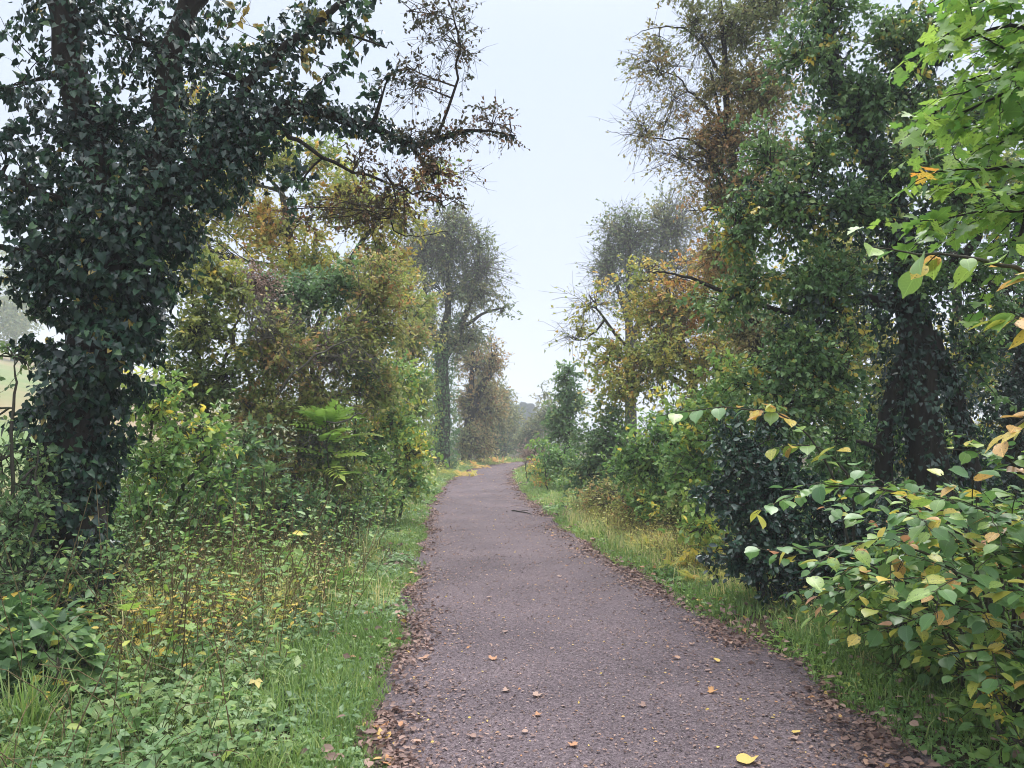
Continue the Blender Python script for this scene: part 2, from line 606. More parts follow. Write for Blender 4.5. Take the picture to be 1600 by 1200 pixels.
def crown(rng, limbs, lobes, leaf, T=6, lpt=8, tl=.35, twig_r=.0022, sub_r=.010, droop=.25, up=1.0, grow_up=.15):
    """branches, twigs and leaves that fill the lobes, each lobe carried by the nearest limb"""
    LP = np.concatenate([l[:, :3] for l in limbs])
    LR = np.concatenate([l[:, 3] for l in limbs])
    wood, fine, lv = [], [], []
    for c, r, ns, tb in lobe_plan(lobes, leaf, lpt, T):
        dist = np.linalg.norm(LP - c, axis=1) + .8 * np.maximum(0, LP[:, 2] - c[2])
        i = int(np.argmin(dist))
        s = LP[i]
        r0 = min(LR[i] * .7, .035)
        mid = (s + c) / 2 + rng.normal(0, .06, 3) * np.linalg.norm(c - s) + UP * .08 * np.linalg.norm(c - s)
        end = c + (c - s) * .25
        tt = np.linspace(0, 1, 8)[:, None]
        mb = (1 - tt) ** 2 * s + 2 * tt * (1 - tt) * mid + tt ** 2 * end
        mr = np.linspace(r0, sub_r * .8, 8)
        bough = [tubes(mb[None], mr[None], 6)]
        # sub-branches
        t0 = rng.uniform(.25, 1, ns)
        k = t0 * 7
        ki = np.minimum(k.astype(int), 6)
        S = mb[ki] + (mb[ki + 1] - mb[ki]) * (k - ki)[:, None]
        dirv = norm(rng.normal(0, 1, (ns, 3)))
        E = c + dirv * r * (rng.uniform(0, 1, ns) ** .48)[:, None] * rng.uniform(.75, 1.28, ns)[:, None]
        n = 6
        t = np.linspace(0, 1, n)[None, :, None]
        ln = np.linalg.norm(E - S, axis=1)[:, None, None]
        bow = np.sin(t * math.pi) * (rng.normal(0, .10, (ns, 1, 3)) + UP * grow_up) * ln
        B = S[:, None] + (E - S)[:, None] * t + bow + rng.normal(0, .02, (ns, n, 3)) * ln * (t > 0)
        R = np.linspace(1, .25, n)[None] * np.full((ns, 1), sub_r) * rng.uniform(.6, 1.1, (ns, 1))
        bough.append(tubes(B, R, 4))
        wood.append(merge(bough))
        # twigs
        m = ns * T
        si = np.repeat(np.arange(ns), T)
        k = rng.uniform(.2, 1, m) ** .8 * (n - 1)
        ki = np.minimum(k.astype(int), n - 2)
        S2 = B[si, ki] + (B[si, ki + 1] - B[si, ki]) * (k - ki)[:, None]
        d2 = norm(norm(B[si, ki + 1] - B[si, ki]) * .7 + norm(rng.normal(0, 1, (m, 3))) * .9 + UP * grow_up)
        l2 = tl * rng.uniform(.4, 1.2, m)
        tt = np.linspace(0, 1, 4)[None, :, None]
        Tw = S2[:, None] + d2[:, None] * tt * l2[:, None, None] + rng.normal(0, .05, (m, 4, 3)) * l2[:, None, None] * tt - UP * .12 * tt ** 2 * l2[:, None, None]
        if c[1] > 18 or (c[1] > 8.5 and T < 9):
            fine.append(tubes(Tw[:, ::3], np.linspace(1, .5, 2)[None] * np.full((m, 1), twig_r), 3))
        else:
            fine.append(tubes(Tw[:, [0, 2, 3]], np.linspace(1, .5, 3)[None] * np.full((m, 1), twig_r), 3))
        # leaves
        q = m * lpt
        ti = np.repeat(np.arange(m), lpt)
        k = rng.uniform(.05, 1, q) * 3
        ki = np.minimum(k.astype(int), 2)
        p = Tw[ti, ki] + (Tw[ti, ki + 1] - Tw[ti, ki]) * (k - ki)[:, None]
        dd = norm(norm(Tw[ti, 3] - Tw[ti, 0]) * .6 + norm(rng.normal(0, 1, (q, 3))) * .9 - UP * droop)
        nn = norm(rng.normal(0, 1, (q, 3)) * .8 + UP * up)
        sz = leaf['ls'] * rng.uniform(.55, 1.25, q)
        ct = rng.normal(0, .2, ns)[si]
        tint = np.clip(tb + ct[ti] + rng.normal(0, .12, q), 0, 1)
        lv.append((p, dd, nn, sz, tint))
    lv = [np.concatenate(z) for z in zip(*lv)]
    return wood, fine, lv


def px_limb(path, n=14, rng=None, jit=0.0, ground=True):
    """limb from photo points (px, py, d, radius); py None puts the point on the ground"""
    rows = []
    for px, py, d, r in path:
        if py is None:
            x = P(px, 680, d)[0]
            p = np.array([x, d, float(H(x, d)) - .12])
        else:
            p = P(px, py, d)
        rows.append([*p, r])
    return resample(rows, n, rng, jit)


def put_limb(name, l, base, root, mat, sides=10):
    V, T = tubes(l[None, :, :3], np.maximum(l[None, :, 3], .001), sides)
    return link(name, mesh_from(name, V, T, mat, base), root)


def put_leaves(name, lv, shape, mat, base, root, kind=None):
    V, T, t = leaf_geom(*lv, shape)
    return link(name, mesh_from(name, V, T, mat, base, t), root, kind)


def put_wood(name, parts, mat, base, root):
    V, T = merge(parts)
    return link(name, mesh_from(name, V, T, mat, base), root)


_leafmesh = {}


def leaf_variants(shape, mat, K=10):
    key = (shape, mat.name)
    if key not in _leafmesh:
        V0, T0 = LEAF[shape]
        rng = np.random.default_rng(5)
        out = []
        for k in range(K):
            V = V0.copy()
            V[:, 2] += rng.normal(0, .12) * V[:, 0] ** 2 + rng.normal(0, .06) * V[:, 1]
            V[:, 1] *= rng.uniform(.85, 1.12)
            V[:, :2] += rng.normal(0, .012, V[:, :2].shape)
            tv = (k + .5) / K
            me = mesh_from('leaf', V, T0, mat, None, np.full(len(V), tv))
            if shape in ('hazel', 'ivy', 'maple'):
                at = me.attributes.new('leafco', 'FLOAT_VECTOR', 'POINT')
                lcv = np.concatenate([V0[:, :2], np.ones((len(V0), 1))], 1).astype(np.float32)
                at.data.foreach_set('vector', lcv.ravel())
            out.append(me)
        _leafmesh[key] = out
    return _leafmesh[key]


def put_leaf_objects(lv, idx, shape, mat, base, parents):
    """each chosen leaf as an object of its own, meshes shared; parents: one object or one per leaf"""
    from mathutils import Matrix
    me = leaf_variants(shape, mat)
    p, d, n, s, t = lv
    d, c, n = leaf_frames(d, n)
    for i in idx:
        o = bpy.data.objects.new('leaf', me[min(len(me) - 1, int(t[i] * len(me)))])
        q = p[i] - base
        m = Matrix(((d[i, 0] * s[i], c[i, 0] * s[i], n[i, 0] * s[i], q[0]), (d[i, 1] * s[i], c[i, 1] * s[i], n[i, 1] * s[i], q[1]),
                    (d[i, 2] * s[i], c[i, 2] * s[i], n[i, 2] * s[i], q[2]), (0, 0, 0, 1)))
        o.parent = parents if not isinstance(parents, list) else parents[i]
        o.matrix_local = m
        COL.objects.link(o)


def base_of(px, d):
    x = P(px, 680, d)[0]
    return np.array([x, d, float(H(x, d))])


SEED = [100]


def next_rng():
    SEED[0] += 1
    return np.random.default_rng(SEED[0])


def tree(name, label, cat, base, stems, lobes, leaf, bark='bark', group=None, twig='twig', stem_name='trunk', bare=(), **kw):
    rng = next_rng()
    b = base_of(*base)
    root = thing(name, label, cat, b, group)
    limbs = []
    for k, s in enumerate(stems):
        l = px_limb(s, 16, rng, .012)
        limbs.append(l)
        put_limb(stem_name if k == 0 or s[0][1] is None else 'limb', l, b, root, M[bark])
    wood, fine, lv = crown(rng, limbs, lobes, leaf, **kw)
    [put_wood('branch', [w_], M[bark], b, root) for w_ in wood]
    if bare:
        k2 = dict(kw, T=9, lpt=1, tl=kw.get('tl', .35) * 1.35)
        w2, f2, l2 = crown(rng, limbs, bare, leaf, **k2)
        fine = fine + w2 + f2
        lv = join_lv(lv, l2)
    put_wood('twigs', fine, M[twig], b, root)
    put_leaves('crown' if cat == 'tree' else 'foliage', lv, leaf['shape'], M[leaf['mat']], b, root)
    return root, b, limbs, rng


def ivy_coat(rng, limb, n, size, bulge=.35, tb=.45, tvar=.18):
    """leaves that clothe a limb (x, y, z, coat radius)"""
    seg = np.linalg.norm(np.diff(limb[:, :3], axis=0), axis=1)
    w = seg * (limb[1:, 3] + limb[:-1, 3])
    c = np.concatenate([[0], np.cumsum(w)])
    u = rng.uniform(0, c[-1], n)
    i = np.minimum(np.searchsorted(c, u, 'right') - 1, len(seg) - 1)
    f = (u - c[i]) / np.maximum(w[i], 1e-9)
    p = limb[i, :3] + (limb[i + 1, :3] - limb[i, :3]) * f[:, None]
    r = limb[i, 3] + (limb[i + 1, 3] - limb[i, 3]) * f
    tan = norm(limb[i + 1, :3] - limb[i, :3])
    ref = np.where(np.abs(tan[:, 2:3]) > .9, np.array([1.0, 0, 0]), UP)
    a = norm(np.cross(tan, ref))
    b = np.cross(tan, a)
    th = rng.uniform(0, 2 * math.pi, n)
    nrm = np.cos(th)[:, None] * a + np.sin(th)[:, None] * b
    s = np.cumsum(np.concatenate([[0], seg]))[i] + seg[i] * f
    bump = 1 + bulge * (np.sin(s * 7 + 3 * np.sin(th)) * .5 + np.sin(s * 13 + th * 2) * .35 + np.sin(th * 3 - s * 4) * .4) + rng.normal(0, .14, n)
    pos = p + nrm * (r * np.maximum(bump, .5))[:, None]
    d = norm(-UP * .9 + nrm * .45 + rng.normal(0, .62, (n, 3)))
    nn = norm(nrm + UP * .6 + rng.normal(0, .55, (n, 3)))
    ct = np.sin(s * 5 + th * 2) * .08
    return [pos, d, nn, size * (.4 + .95 * rng.beta(1.6, 2.2, n)), np.clip(tb + ct + rng.normal(0, tvar, n), 0, 1)]


def join_lv(*a):
    return [np.concatenate(z) for z in zip(*a)]


def sub_lv(lv, idx):
    return [z[idx] for z in lv]


def biggest_in_view(lv, k, rng, front=True):
    """the leaves that show largest in the photograph"""
    p, d, n, s, t = lv
    x, y, z = project(p)
    ok = (x > 5) & (x < 1595) & (y > 5) & (y < 1195) & (z > .3)
    _, _, nf = leaf_frames(d, n)
    face = np.abs((nf * norm(CAM - p)).sum(1))
    show = np.where(ok, s / np.maximum(z, .1) * (.15 + face), -1)
    if front:
        # keep those on the near surface: bin by pixel, the nearest of each bin
        key = (x // 14).astype(int) * 4096 + (y // 14).astype(int)
        order = np.lexsort((z, key))
        first = np.ones(len(p), bool)
        first[1:] = key[order][1:] != key[order][:-1]
        near = np.zeros(len(p), bool)
        near[order[first]] = True
        show = np.where(near, show, show * .02)
    return np.argsort(-show)[:k]


# ================================================================== the ivy-clad tree at the near left
def big_ivy_tree():
    rng = next_rng()
    b = base_of(110, 5.8)
    root = thing('ivy_clad_tree', 'tall tree wrapped in dark ivy whose arching limb reaches over the path', 'tree', b)
    spec = {
        'trunk': [(108, None, 5.8, .24), (115, 850, 5.8, .22), (118, 700, 5.8, .2), (145, 560, 5.8, .2), (185, 440, 5.8, .19), (205, 340, 5.8, .17)],
        'limb': [(195, 390, 5.8, .14), (155, 270, 5.8, .13), (118, 130, 5.75, .11), (98, 0, 5.7, .10), (90, -150, 5.7, .08)],
        'limb.a': [(208, 350, 5.8, .14), (258, 210, 5.9, .11), (272, 80, 5.9, .09), (330, -60, 6.0, .07)],
        'limb.b': [(205, 345, 5.8, .12), (290, 272, 5.8, .095), (370, 225, 5.9, .08), (430, 182, 6.0, .07), (480, 165, 6.1, .06), (540, 185, 6.2, .045), (590, 205, 6.3, .036),
                   (645, 229, 6.4, .026), (690, 212, 6.4, .02), (740, 206, 6.4, .014), (806, 212, 6.5, .004)],
        'limb.c': [(330, 250, 5.85, .05), (400, 120, 5.9, .04), (500, 30, 6.0, .03), (600, -40, 6.1, .02)],
        'limb.d': [(645, 229, 6.4, .018), (665, 260, 6.4, .012), (690, 300, 6.4, .006), (730, 320, 6.4, .003)],
        'limb.e': [(684, 212, 6.4, .014), (712, 130, 6.4, .011), (716, 60, 6.35, .008), (700, -10, 6.3, .006), (690, -60, 6.3, .004)],
        'limb.f': [(420, 190, 6.0, .022), (490, 235, 6.0, .016), (560, 270, 6.1, .012), (640, 296, 6.2, .008), (697, 308, 6.2, .004)],
        'limb.g': [(600, 270, 6.1, .010), (618, 310, 6.1, .008), (612, 355, 6.1, .006), (650, 367, 6.2, .004), (700, 362, 6.2, .002)],
        'limb.h': [(120, 330, 5.8, .04), (60, 300, 5.6, .03), (-30, 260, 5.5, .02)],
        'limb.i': [(150, 420, 5.8, .04), (80, 400, 5.6, .03), (-20, 380, 5.5, .02)],
    }
    limbs = []
    for nm, s in spec.items():
        l = px_limb(s, 18, rng, .012)
        limbs.append(l)
        put_limb(nm.split('.')[0], l, b, root, M['dark_bark'], 12)
    # ivy coat: trunk, forks and the arching limb
    coats = []
    for k, rad, n, sz in ((0, [.20, .22, .24, .27, .33, .38, .38, .34], 12500, .075), (1, [.36, .30, .26, .24, .24], 3000, .066), (2, [.34, .28, .26, .22], 2500, .066),
                          (3, [.34, .30, .22, .16, .13, .12, .10, .05, .015, .01, .005], 4200, .055), (4, [.2, .2, .16, .1], 1700, .06), (9, [.25, .25, .25], 1100, .07), (10, [.28, .28, .25], 1200, .07)):
        l = limbs[k].copy()
        l[:, 3] = np.interp(np.linspace(0, 1, len(l)), np.linspace(0, 1, len(rad)), rad)
        coats.append(ivy_coat(rng, l, int(n * .95), sz * .88, .5, .36, .26))
    leaf = dict(ls=.062, shape='ivy', mat='ivy')
    lob = [(40, 130, 5.8, 70, 130, .5, .4), (60, 395, 5.6, 80, 70, 1.1, .35), (330, 110, 5.9, 80, 80, .6, .6), (460, 70, 6, 110, 80, .6, .78), (500, 135, 6.1, 80, 55, .7, .75),
           (240, 420, 5.7, 70, 80, 1.0, .6), (580, 70, 6.1, 60, 70, .6, .8), (400, 250, 5.9, 90, 60, 1.3, .5), (190, 60, 5.8, 90, 90, 1.0, .45), (20, 250, 5.6, 50, 90, .6, .4),
           (350, 190, 5.9, 90, 60, 1.4, .5), (470, 290, 6.0, 60, 45, .7, .55), (255, 300, 5.7, 100, 70, 1.6, .42), (600, 140, 6.2, 50, 45, .6, .6), (200, 520, 5.7, 60, 60, 1.3, .5),
           (170, 200, 5.7, 110, 90, 1.3, .4)]
    lob = [(*q[:5], q[5] * .5, q[6]) for q in lob]
    wood, fine, lv = crown(rng, limbs, lob, leaf, T=5, lpt=6, tl=.22, sub_r=.007, twig_r=.002, droop=.7, up=.8, grow_up=0)
    ivy = join_lv(*coats, lv)
    [put_wood('branch', [w_], M['dark_bark'], b, root) for w_ in wood]
    # the tree's own small brown leaves out on the twigs
    leaf2 = dict(ls=.036, shape='oval', mat='dark_haw')
    lob2 = [(640, 215, 6.4, 55, 30, .6, .35), (700, 215, 6.4, 60, 26, .55, .5), (770, 195, 6.5, 38, 34, .55, .4), (715, 70, 6.35, 50, 80, .22, .3), (650, 110, 6.3, 60, 50, .28, .3),
            (690, 270, 6.4, 65, 55, .3, .7), (630, 300, 6.2, 80, 55, .22, .65), (560, 250, 6.1, 70, 45, .22, .4), (650, 20, 6.2, 70, 40, .35, .25), (690, 320, 6.3, 40, 25, .5, .5), (560, 320, 6.1, 80, 50, .2, .6),
            (790, 200, 6.5, 18, 30, .5, .4), (480, 330, 6.1, 80, 50, .2, .5)]
    lob2 = [(*q[:5], q[5] * .62, q[6]) for q in lob2]
    w2, f2, lv2 = crown(rng, limbs, lob2, leaf2, T=5, lpt=5, tl=.18, sub_r=.0055, twig_r=.002, droop=.3, up=.3, grow_up=.1)
    lob3 = [(690, 60, 6.3, 60, 70, .045, .4), (650, 130, 6.3, 60, 60, .05, .4), (680, 270, 6.4, 70, 60, .06, .5), (600, 310, 6.2, 80, 60, .06, .5), (770, 200, 6.5, 40, 30, .05, .4), (560, 350, 6.2, 70, 60, .05, .5)]
    w3, f3, lv3 = crown(rng, limbs, lob3, leaf2, T=9, lpt=1, tl=.24, sub_r=.004, twig_r=.0016, droop=.3, up=.3, grow_up=0)
    lv2 = join_lv(lv2, lv3)
    put_wood('twigs', fine + f2 + w2 + f3 + w3, M['twig'], b, root)
    put_leaves('crown', lv2, 'oval', M['dark_haw'], b, root)
    near = biggest_in_view(ivy, 300, rng)
    rest = np.setdiff1d(np.arange(len(ivy[0])), near)
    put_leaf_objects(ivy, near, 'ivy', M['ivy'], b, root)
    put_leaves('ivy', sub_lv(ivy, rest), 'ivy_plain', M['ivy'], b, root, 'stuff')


big_ivy_tree()

# ================================================================== thicket on the left
haw = dict(ls=.062, shape='diamond', mat='haw')
tree('hawthorn_bush', 'broad olive brown hawthorn thicket behind the ivy trunk with bare grey twigs', 'bush', (430, 10),
     [[(430, None, 10, .06), (440, 750, 10, .05), (400, 620, 10, .04), (360, 520, 10, .03)], [(440, None, 10.1, .05), (470, 700, 10.1, .04), (500, 580, 10.1, .03), (540, 500, 10.2, .02)],
      [(425, 790, 9.9, .025), (425, 650, 9.6, .02), (455, 590, 9.4, .016), (510, 545, 9.2, .012), (560, 525, 9.1, .006)], [(400, 640, 9.7, .02), (340, 600, 9.3, .014), (300, 590, 9.1, .007)],
      [(470, 640, 9.8, .018), (520, 660, 9.3, .012), (575, 640, 9.1, .006)], [(420, 600, 9.8, .018), (400, 520, 9.4, .012), (370, 470, 9.3, .006)]],
     [(440, 560, 9.8, 80, 60, 1.5, 0.59), (540, 540, 10.2, 70, 70, 1.5, 0.44), (400, 650, 9.6, 90, 55, 1.3, 0.59), (500, 640, 10, 80, 55, 1.3, 0.44),
      (590, 440, 10.5, 60, 60, 1.2, 0.64), (420, 740, 9.6, 90, 50, 1.1, 0.59), (540, 740, 10, 60, 60, 1.1, 0.34), (590, 620, 10.6, 50, 60, 1.2, 0.49), (600, 510, 10.6, 55, 60, 1.2, 0.59)],
     haw, bark='pale_bark', tl=.3, twig='pale_bark',
     bare=[(430, 520, 9.6, 90, 70, .10, 0.49), (540, 560, 9.8, 70, 70, .10, 0.49), (500, 700, 9.6, 80, 60, .08, 0.49)])
tree('crab_apple_tree', 'yellow green small tree with a mottled crown just behind the ivy trunk', 'tree', (320, 9.4),
     [[(320, None, 9.4, .05), (325, 700, 9.4, .04), (310, 560, 9.3, .03), (300, 450, 9.3, .015)], [(322, 640, 9.4, .03), (360, 540, 9.3, .02), (380, 460, 9.3, .01)]],
     [(310, 520, 9.2, 70, 70, 1.4, 0.36), (350, 450, 9.4, 70, 60, 1.2, 0.46), (290, 610, 9.2, 70, 55, 1.3, 0.16), (300, 430, 9.4, 50, 50, .9, 0.36), (360, 590, 9.3, 50, 50, 1.0, 0.15), (270, 690, 9.0, 60, 50, 1.2, 0.16)],
     dict(ls=.07, shape='diamond', mat='olive'), tl=.3)
tree('blackthorn_bush', 'grey green blackthorn bush high in the middle of the thicket', 'bush', (490, 10.8),
     [[(490, None, 10.8, .05), (490, 640, 10.8, .04), (480, 500, 10.8, .025), (470, 430, 10.8, .012)]],
     [(470, 470, 10.6, 70, 55, 1.5, 0.16), (540, 450, 10.8, 60, 50, 1.3, 0.26), (430, 500, 10.5, 50, 40, 1.2, 0.15), (570, 560, 10.4, 40, 40, 1.0, 0.16), (490, 700, 9.9, 50, 40, 1.2, 0.16), (520, 800, 9.8, 60, 30, 1.0, 0.21), (390, 560, 10, 40, 30, .8, 0.15)],
     dict(ls=.07, shape='diamond', mat='dull'), tl=.3)
tree('field_maple', 'olive and orange crown showing behind the arching ivy limb', 'tree', (470, 14),
     [[(470, None, 14, .12), (475, 600, 14, .1), (460, 420, 14, .08), (440, 300, 14, .05)], [(475, 560, 14, .07), (540, 420, 14, .05), (600, 330, 14, .03)]],
     [(420, 360, 14, 80, 50, 1.3, 0.69), (540, 320, 14, 90, 55, 1.3, 0.44), (620, 340, 14.2, 60, 45, .9, 0.49), (480, 430, 13.8, 110, 60, 1.4, 0.49), (330, 340, 14, 60, 50, .8, 0.39), (600, 420, 14, 60, 60, 1.3, 0.44),
      (350, 290, 14, 80, 60, 1.0, 0.59), (300, 180, 14, 60, 70, .6, 0.39), (440, 250, 14, 70, 60, .8, 0.39), (280, 400, 14, 70, 80, 1.0, 0.39), (520, 240, 14, 60, 50, .6, 0.34), (680, 280, 14.4, 40, 40, .5, 0.39)],
     dict(ls=.088, shape='diamond', mat='autumn'))
tree('elder_bush', 'pale green leafy bush leaning out beside the ivy trunk', 'bush', (235, 7.6),
     [[(235, None, 7.6, .03), (240, 800, 7.6, .025), (235, 680, 7.6, .015)], [(235, None, 7.6, .03), (280, 780, 7.6, .02), (330, 700, 7.7, .012)]],
     [(240, 640, 7.5, 60, 60, 1.1, .65), (250, 730, 7.4, 70, 55, 1.2, .55), (310, 690, 7.7, 60, 60, 1.0, .6), (220, 800, 7.2, 60, 40, 1.1, .5), (330, 760, 7.6, 60, 40, .9, .4)],
     dict(ls=.075, shape='oval', mat='green'), bark='bark', T=5, lpt=6)
tree('dogwood_bush', 'bright green leafy bush beside the grassy verge below the brown thicket', 'bush', (620, 14),
     [[(615, None, 14, .03), (618, 720, 14, .025), (620, 640, 14, .015)], [(620, None, 14, .03), (640, 740, 14, .02), (650, 690, 14, .012)]],
     [(610, 660, 14, 50, 55, 1.5, .7), (640, 715, 13.8, 40, 45, 1.7, .75), (590, 740, 13.6, 50, 40, 1.4, .55), (560, 690, 13.8, 50, 50, 1.2, .4), (625, 600, 14.2, 40, 50, 1.2, .6), (600, 780, 13, 45, 24, 1.4, .5), (640, 760, 13.5, 34, 26, 1.5, .7), (550, 770, 12.6, 50, 36, 1.3, .4)],
     dict(ls=.085, shape='oval', mat='green'), T=5, lpt=6)
tree('bramble_bush', 'dark low bramble bush in the shade under the brown thicket', 'bush', (370, 8.4),
     [[(370, None, 8.4, .02), (370, 850, 8.4, .015), (350, 790, 8.4, .01)], [(380, None, 8.4, .02), (430, 840, 8.5, .015), (470, 780, 8.6, .01)]],
     [(330, 800, 8.4, 80, 40, .9, .2), (430, 800, 8.6, 70, 45, 1.1, .2), (480, 820, 8.8, 50, 40, 1.2, .35), (260, 830, 8.0, 60, 40, 1.2, .5), (380, 700, 8.8, 60, 40, .8, .3)],
     dict(ls=.07, shape='oval', mat='dull'), T=5, lpt=6)
tree('cow_parsley_bush', 'greyish green thin stemmed shrub left of the ivy trunk', 'bush', (20, 5.2),
     [[(20, None, 5.2, .02), (15, 850, 5.2, .015), (20, 640, 5.2, .01), (30, 560, 5.2, .004)], [(30, None, 5.2, .015), (50, 850, 5.2, .012), (60, 700, 5.2, .004)]],
     [(0, 720, 5.2, 50, 70, .45, .5), (20, 830, 5.2, 60, 70, .9, .45), (-10, 640, 5.3, 40, 50, .3, .6), (30, 920, 5.1, 70, 60, 1.1, .4), (130, 900, 5.3, 50, 60, .5, .3), (20, 560, 5.6, 40, 60, .25, .6), (60, 760, 5.4, 30, 60, .5, .5)],
     dict(ls=.045, shape='oval', mat='dull'), T=5, lpt=6, tl=.25)
tree('clematis_bush', 'faded pinkish tangle of seed heads draped high in the thicket', 'bush', (400, 10.6),
     [[(400, None, 10.6, .02), (390, 600, 10.6, .015), (395, 460, 10.5, .01)]],
     [(395, 450, 10.2, 50, 30, 1.3, .4), (360, 440, 10.3, 40, 20, .5, .6), (500, 560, 9.9, 40, 30, .35, .3), (430, 490, 10, 50, 25, .4, .4)],
     dict(ls=.035, shape='diamond', mat='pink'), T=6, lpt=8, tl=.3)
tree('spindle_tree', 'brown leaved small tree between the thicket and the tall misty tree', 'tree', (640, 19),
     [[(640, None, 19, .08), (645, 640, 19, .06), (640, 520, 19, .04)]],
     [(640, 540, 19, 45, 60, 1.5, .55), (620, 450, 18, 50, 60, 1.4, .6), (655, 620, 19, 35, 50, 1.6, .4), (640, 680, 18.5, 40, 40, 1.5, .3), (600, 600, 18, 50, 70, 1.3, .5), (660, 480, 20, 30, 50, .9, .5)],
     dict(ls=.10, shape='diamond', mat='haw'))


def ash_sapling(name, label, px, d, top, lean, n, seed, mat='lime', size=.3):
    rng = next_rng()
    b = base_of(px, d)
    root = thing(name, label, 'sapling', b)
    l = px_limb([(px, None, d, .014), (px + lean * .4, (680 + top) / 2 + 30, d, .010), (px + lean, top + 30, d, .005)], 12, rng, .01)
    put_limb('stem', l, b, root, M['bark'], 6)
    kf = np.minimum(np.linspace(3.5, 11, n) + rng.uniform(-.3, .3, n), 10.99)
    k = kf.astype(int)
    stem_p = l[k, :3] + (l[k + 1, :3] - l[k, :3]) * (kf - k)[:, None] if k.max() < 11 else l[k, :3]
    th = np.arange(n) * 2.4 + rng.uniform(0, 1, n)
    out = np.stack([np.cos(th), np.sin(th), np.full(n, .25)], 1)
    up_ = np.linspace(.2, 1.1, n)[:, None] * rng.uniform(.4, 1.3, (n, 1))
    d_ = norm(out + UP * up_)
    lv = [stem_p, d_, norm(UP - d_ * .2 + rng.normal(0, .35, (n, 3))), size * rng.uniform(.75, 1.1, n) * np.linspace(1.1, .8, n), np.clip(rng.normal(.45, .2, n), 0, 1)]
    put_leaf_objects(lv, range(n), 'pinnate', M[mat], b, root)


ash_sapling('ash_sapling', 'bright lime green sapling with feathery leaves standing before the dark thicket', 512, 9.5, 632, -2, 34, 1, 'lime', .42)
ash_sapling('ash_sapling', 'dull green feathery sapling low on the verge right of the lime green one', 560, 10.5, 760, 12, 14, 2, 'green', .26)
ash_sapling('ash_sapling', 'yellow green feathery shoot poking out high above the brown thicket', 555, 10.6, 480, 3, 18, 3, 'lime', .32)
ash_sapling('ash_sapling', 'dark green feathery sapling beside the bramble hollow', 410, 8.6, 740, 10, 16, 4, 'dull', .26)

# ================================================================== tall trees farther along the left
far = dict(ls=.15, shape='diamond', mat='ash_far')


def ivy_on(root, b, rng, pts, n, size, mat='ivy_light', tb=.4, bulge=.35):
    l = px_limb(pts, 14, rng)
    lv = ivy_coat(rng, l, n, size, bulge, tb)
    put_leaves('ivy', lv, 'diamond', M[mat], b, root)


r, b, l, g = tree('tall_misty_tree', 'tall thin leaved tree with an ivy trunk where the path bends', 'tree', (692, 33),
     [[(690, None, 33, .4), (692, 640, 33, .33), (690, 560, 33, .28), (700, 480, 33, .15), (700, 390, 33, .08)], [(690, 570, 33, .2), (725, 500, 33, .13), (745, 430, 33, .07), (750, 370, 33, .04)],
      [(690, 570, 33, .18), (672, 500, 33, .12), (660, 430, 33, .06), (655, 370, 33, .04)], [(715, 520, 33, .1), (755, 490, 33, .06), (790, 480, 33, .03)]],
     [(700, 400, 33, 55, 60, .55, .5), (745, 395, 33, 32, 50, .5, .4), (660, 410, 33, 45, 60, .55, .6), (750, 470, 33, 40, 35, .8, .5), (700, 470, 33, 60, 45, .65, .6), (785, 490, 33, 16, 18, .5, .4),
      (725, 540, 33, 40, 40, 1.0, .5), (660, 520, 33, 35, 50, 1.0, .6), (710, 350, 33, 40, 25, .6, .5)],
     far, bark='bark', tl=.8, sub_r=.025, twig_r=.008, lpt=6, grow_up=.5, twig='pale_bark',
     bare=[(700, 400, 33, 60, 65, .2, .4), (750, 430, 33, 40, 60, .18, .4), (660, 420, 33, 45, 60, .16, .4)])
ivy_on(r, b, g, [(690, 735, 33, .55), (692, 640, 33, .5), (690, 565, 33, .5), (705, 510, 33, .3), (725, 490, 33, .15)], 5000, .13)
ivy_on(r, b, g, [(675, 700, 32.6, .3), (673, 620, 32.6, .35), (668, 560, 32.6, .2)], 1800, .13, 'green', .7)
r, b, l, g = tree('leaning_tree', 'brown tree with a dark forked trunk leaning over the path', 'tree', (728, 41),
     [[(728, None, 41, .3), (733, 660, 41, .26), (750, 610, 41, .22), (765, 585, 41, .18), (772, 555, 41, .1)], [(735, 640, 41, .2), (738, 560, 41, .1), (740, 500, 41, .05)]],
     [(740, 570, 41, 35, 45, 1.0, .6), (770, 560, 41, 22, 40, .9, .6), (735, 630, 41.5, 35, 40, 1.3, .6), (765, 640, 42, 25, 50, 1.2, .55), (750, 690, 41, 30, 30, 1.2, .5), (725, 690, 40, 25, 35, 1.3, .2)],
     dict(ls=.17, shape='diamond', mat='rust'), bark='dark_bark', tl=.9, sub_r=.035, twig_r=.009, lpt=6)
for i, (px, d, top, lab, mt, tb) in enumerate((
        (752, 47, 590, 'grey brown tree just beyond the leaning one', 'rust', .35), (772, 53, 600, 'pale brown tree second beyond the leaning one', 'rust', .3),
        (786, 60, 605, 'thin grey green tree where the tree row meets the sky', 'ash_far', .6), (800, 72, 640, 'small hazy tree closing the bend of the path', 'ash_far', .5))):
    r, b, l, g = tree('row_tree', lab, 'tree', (px, d), [[(px, None, d, .25), (px + 2, 660, d, .2), (px, top + 30, d, .08)]],
         [(px, top + 15, d, 20, 28, 1.0, tb), (px + 4, top + 55, d, 24, 34, 1.3, tb), (px - 4, 690, d, 24, 26, 1.3, tb)],
         dict(ls=.2, shape='diamond', mat=mt), bark='bark', tl=1.0, sub_r=.03, twig_r=.011, lpt=6, group='trees in the row along the far bend')
    ivy_on(r, b, g, [(px, 712, d, .4), (px + 1, 670, d, .45), (px + 1, 645, d, .3)], 900, .18)

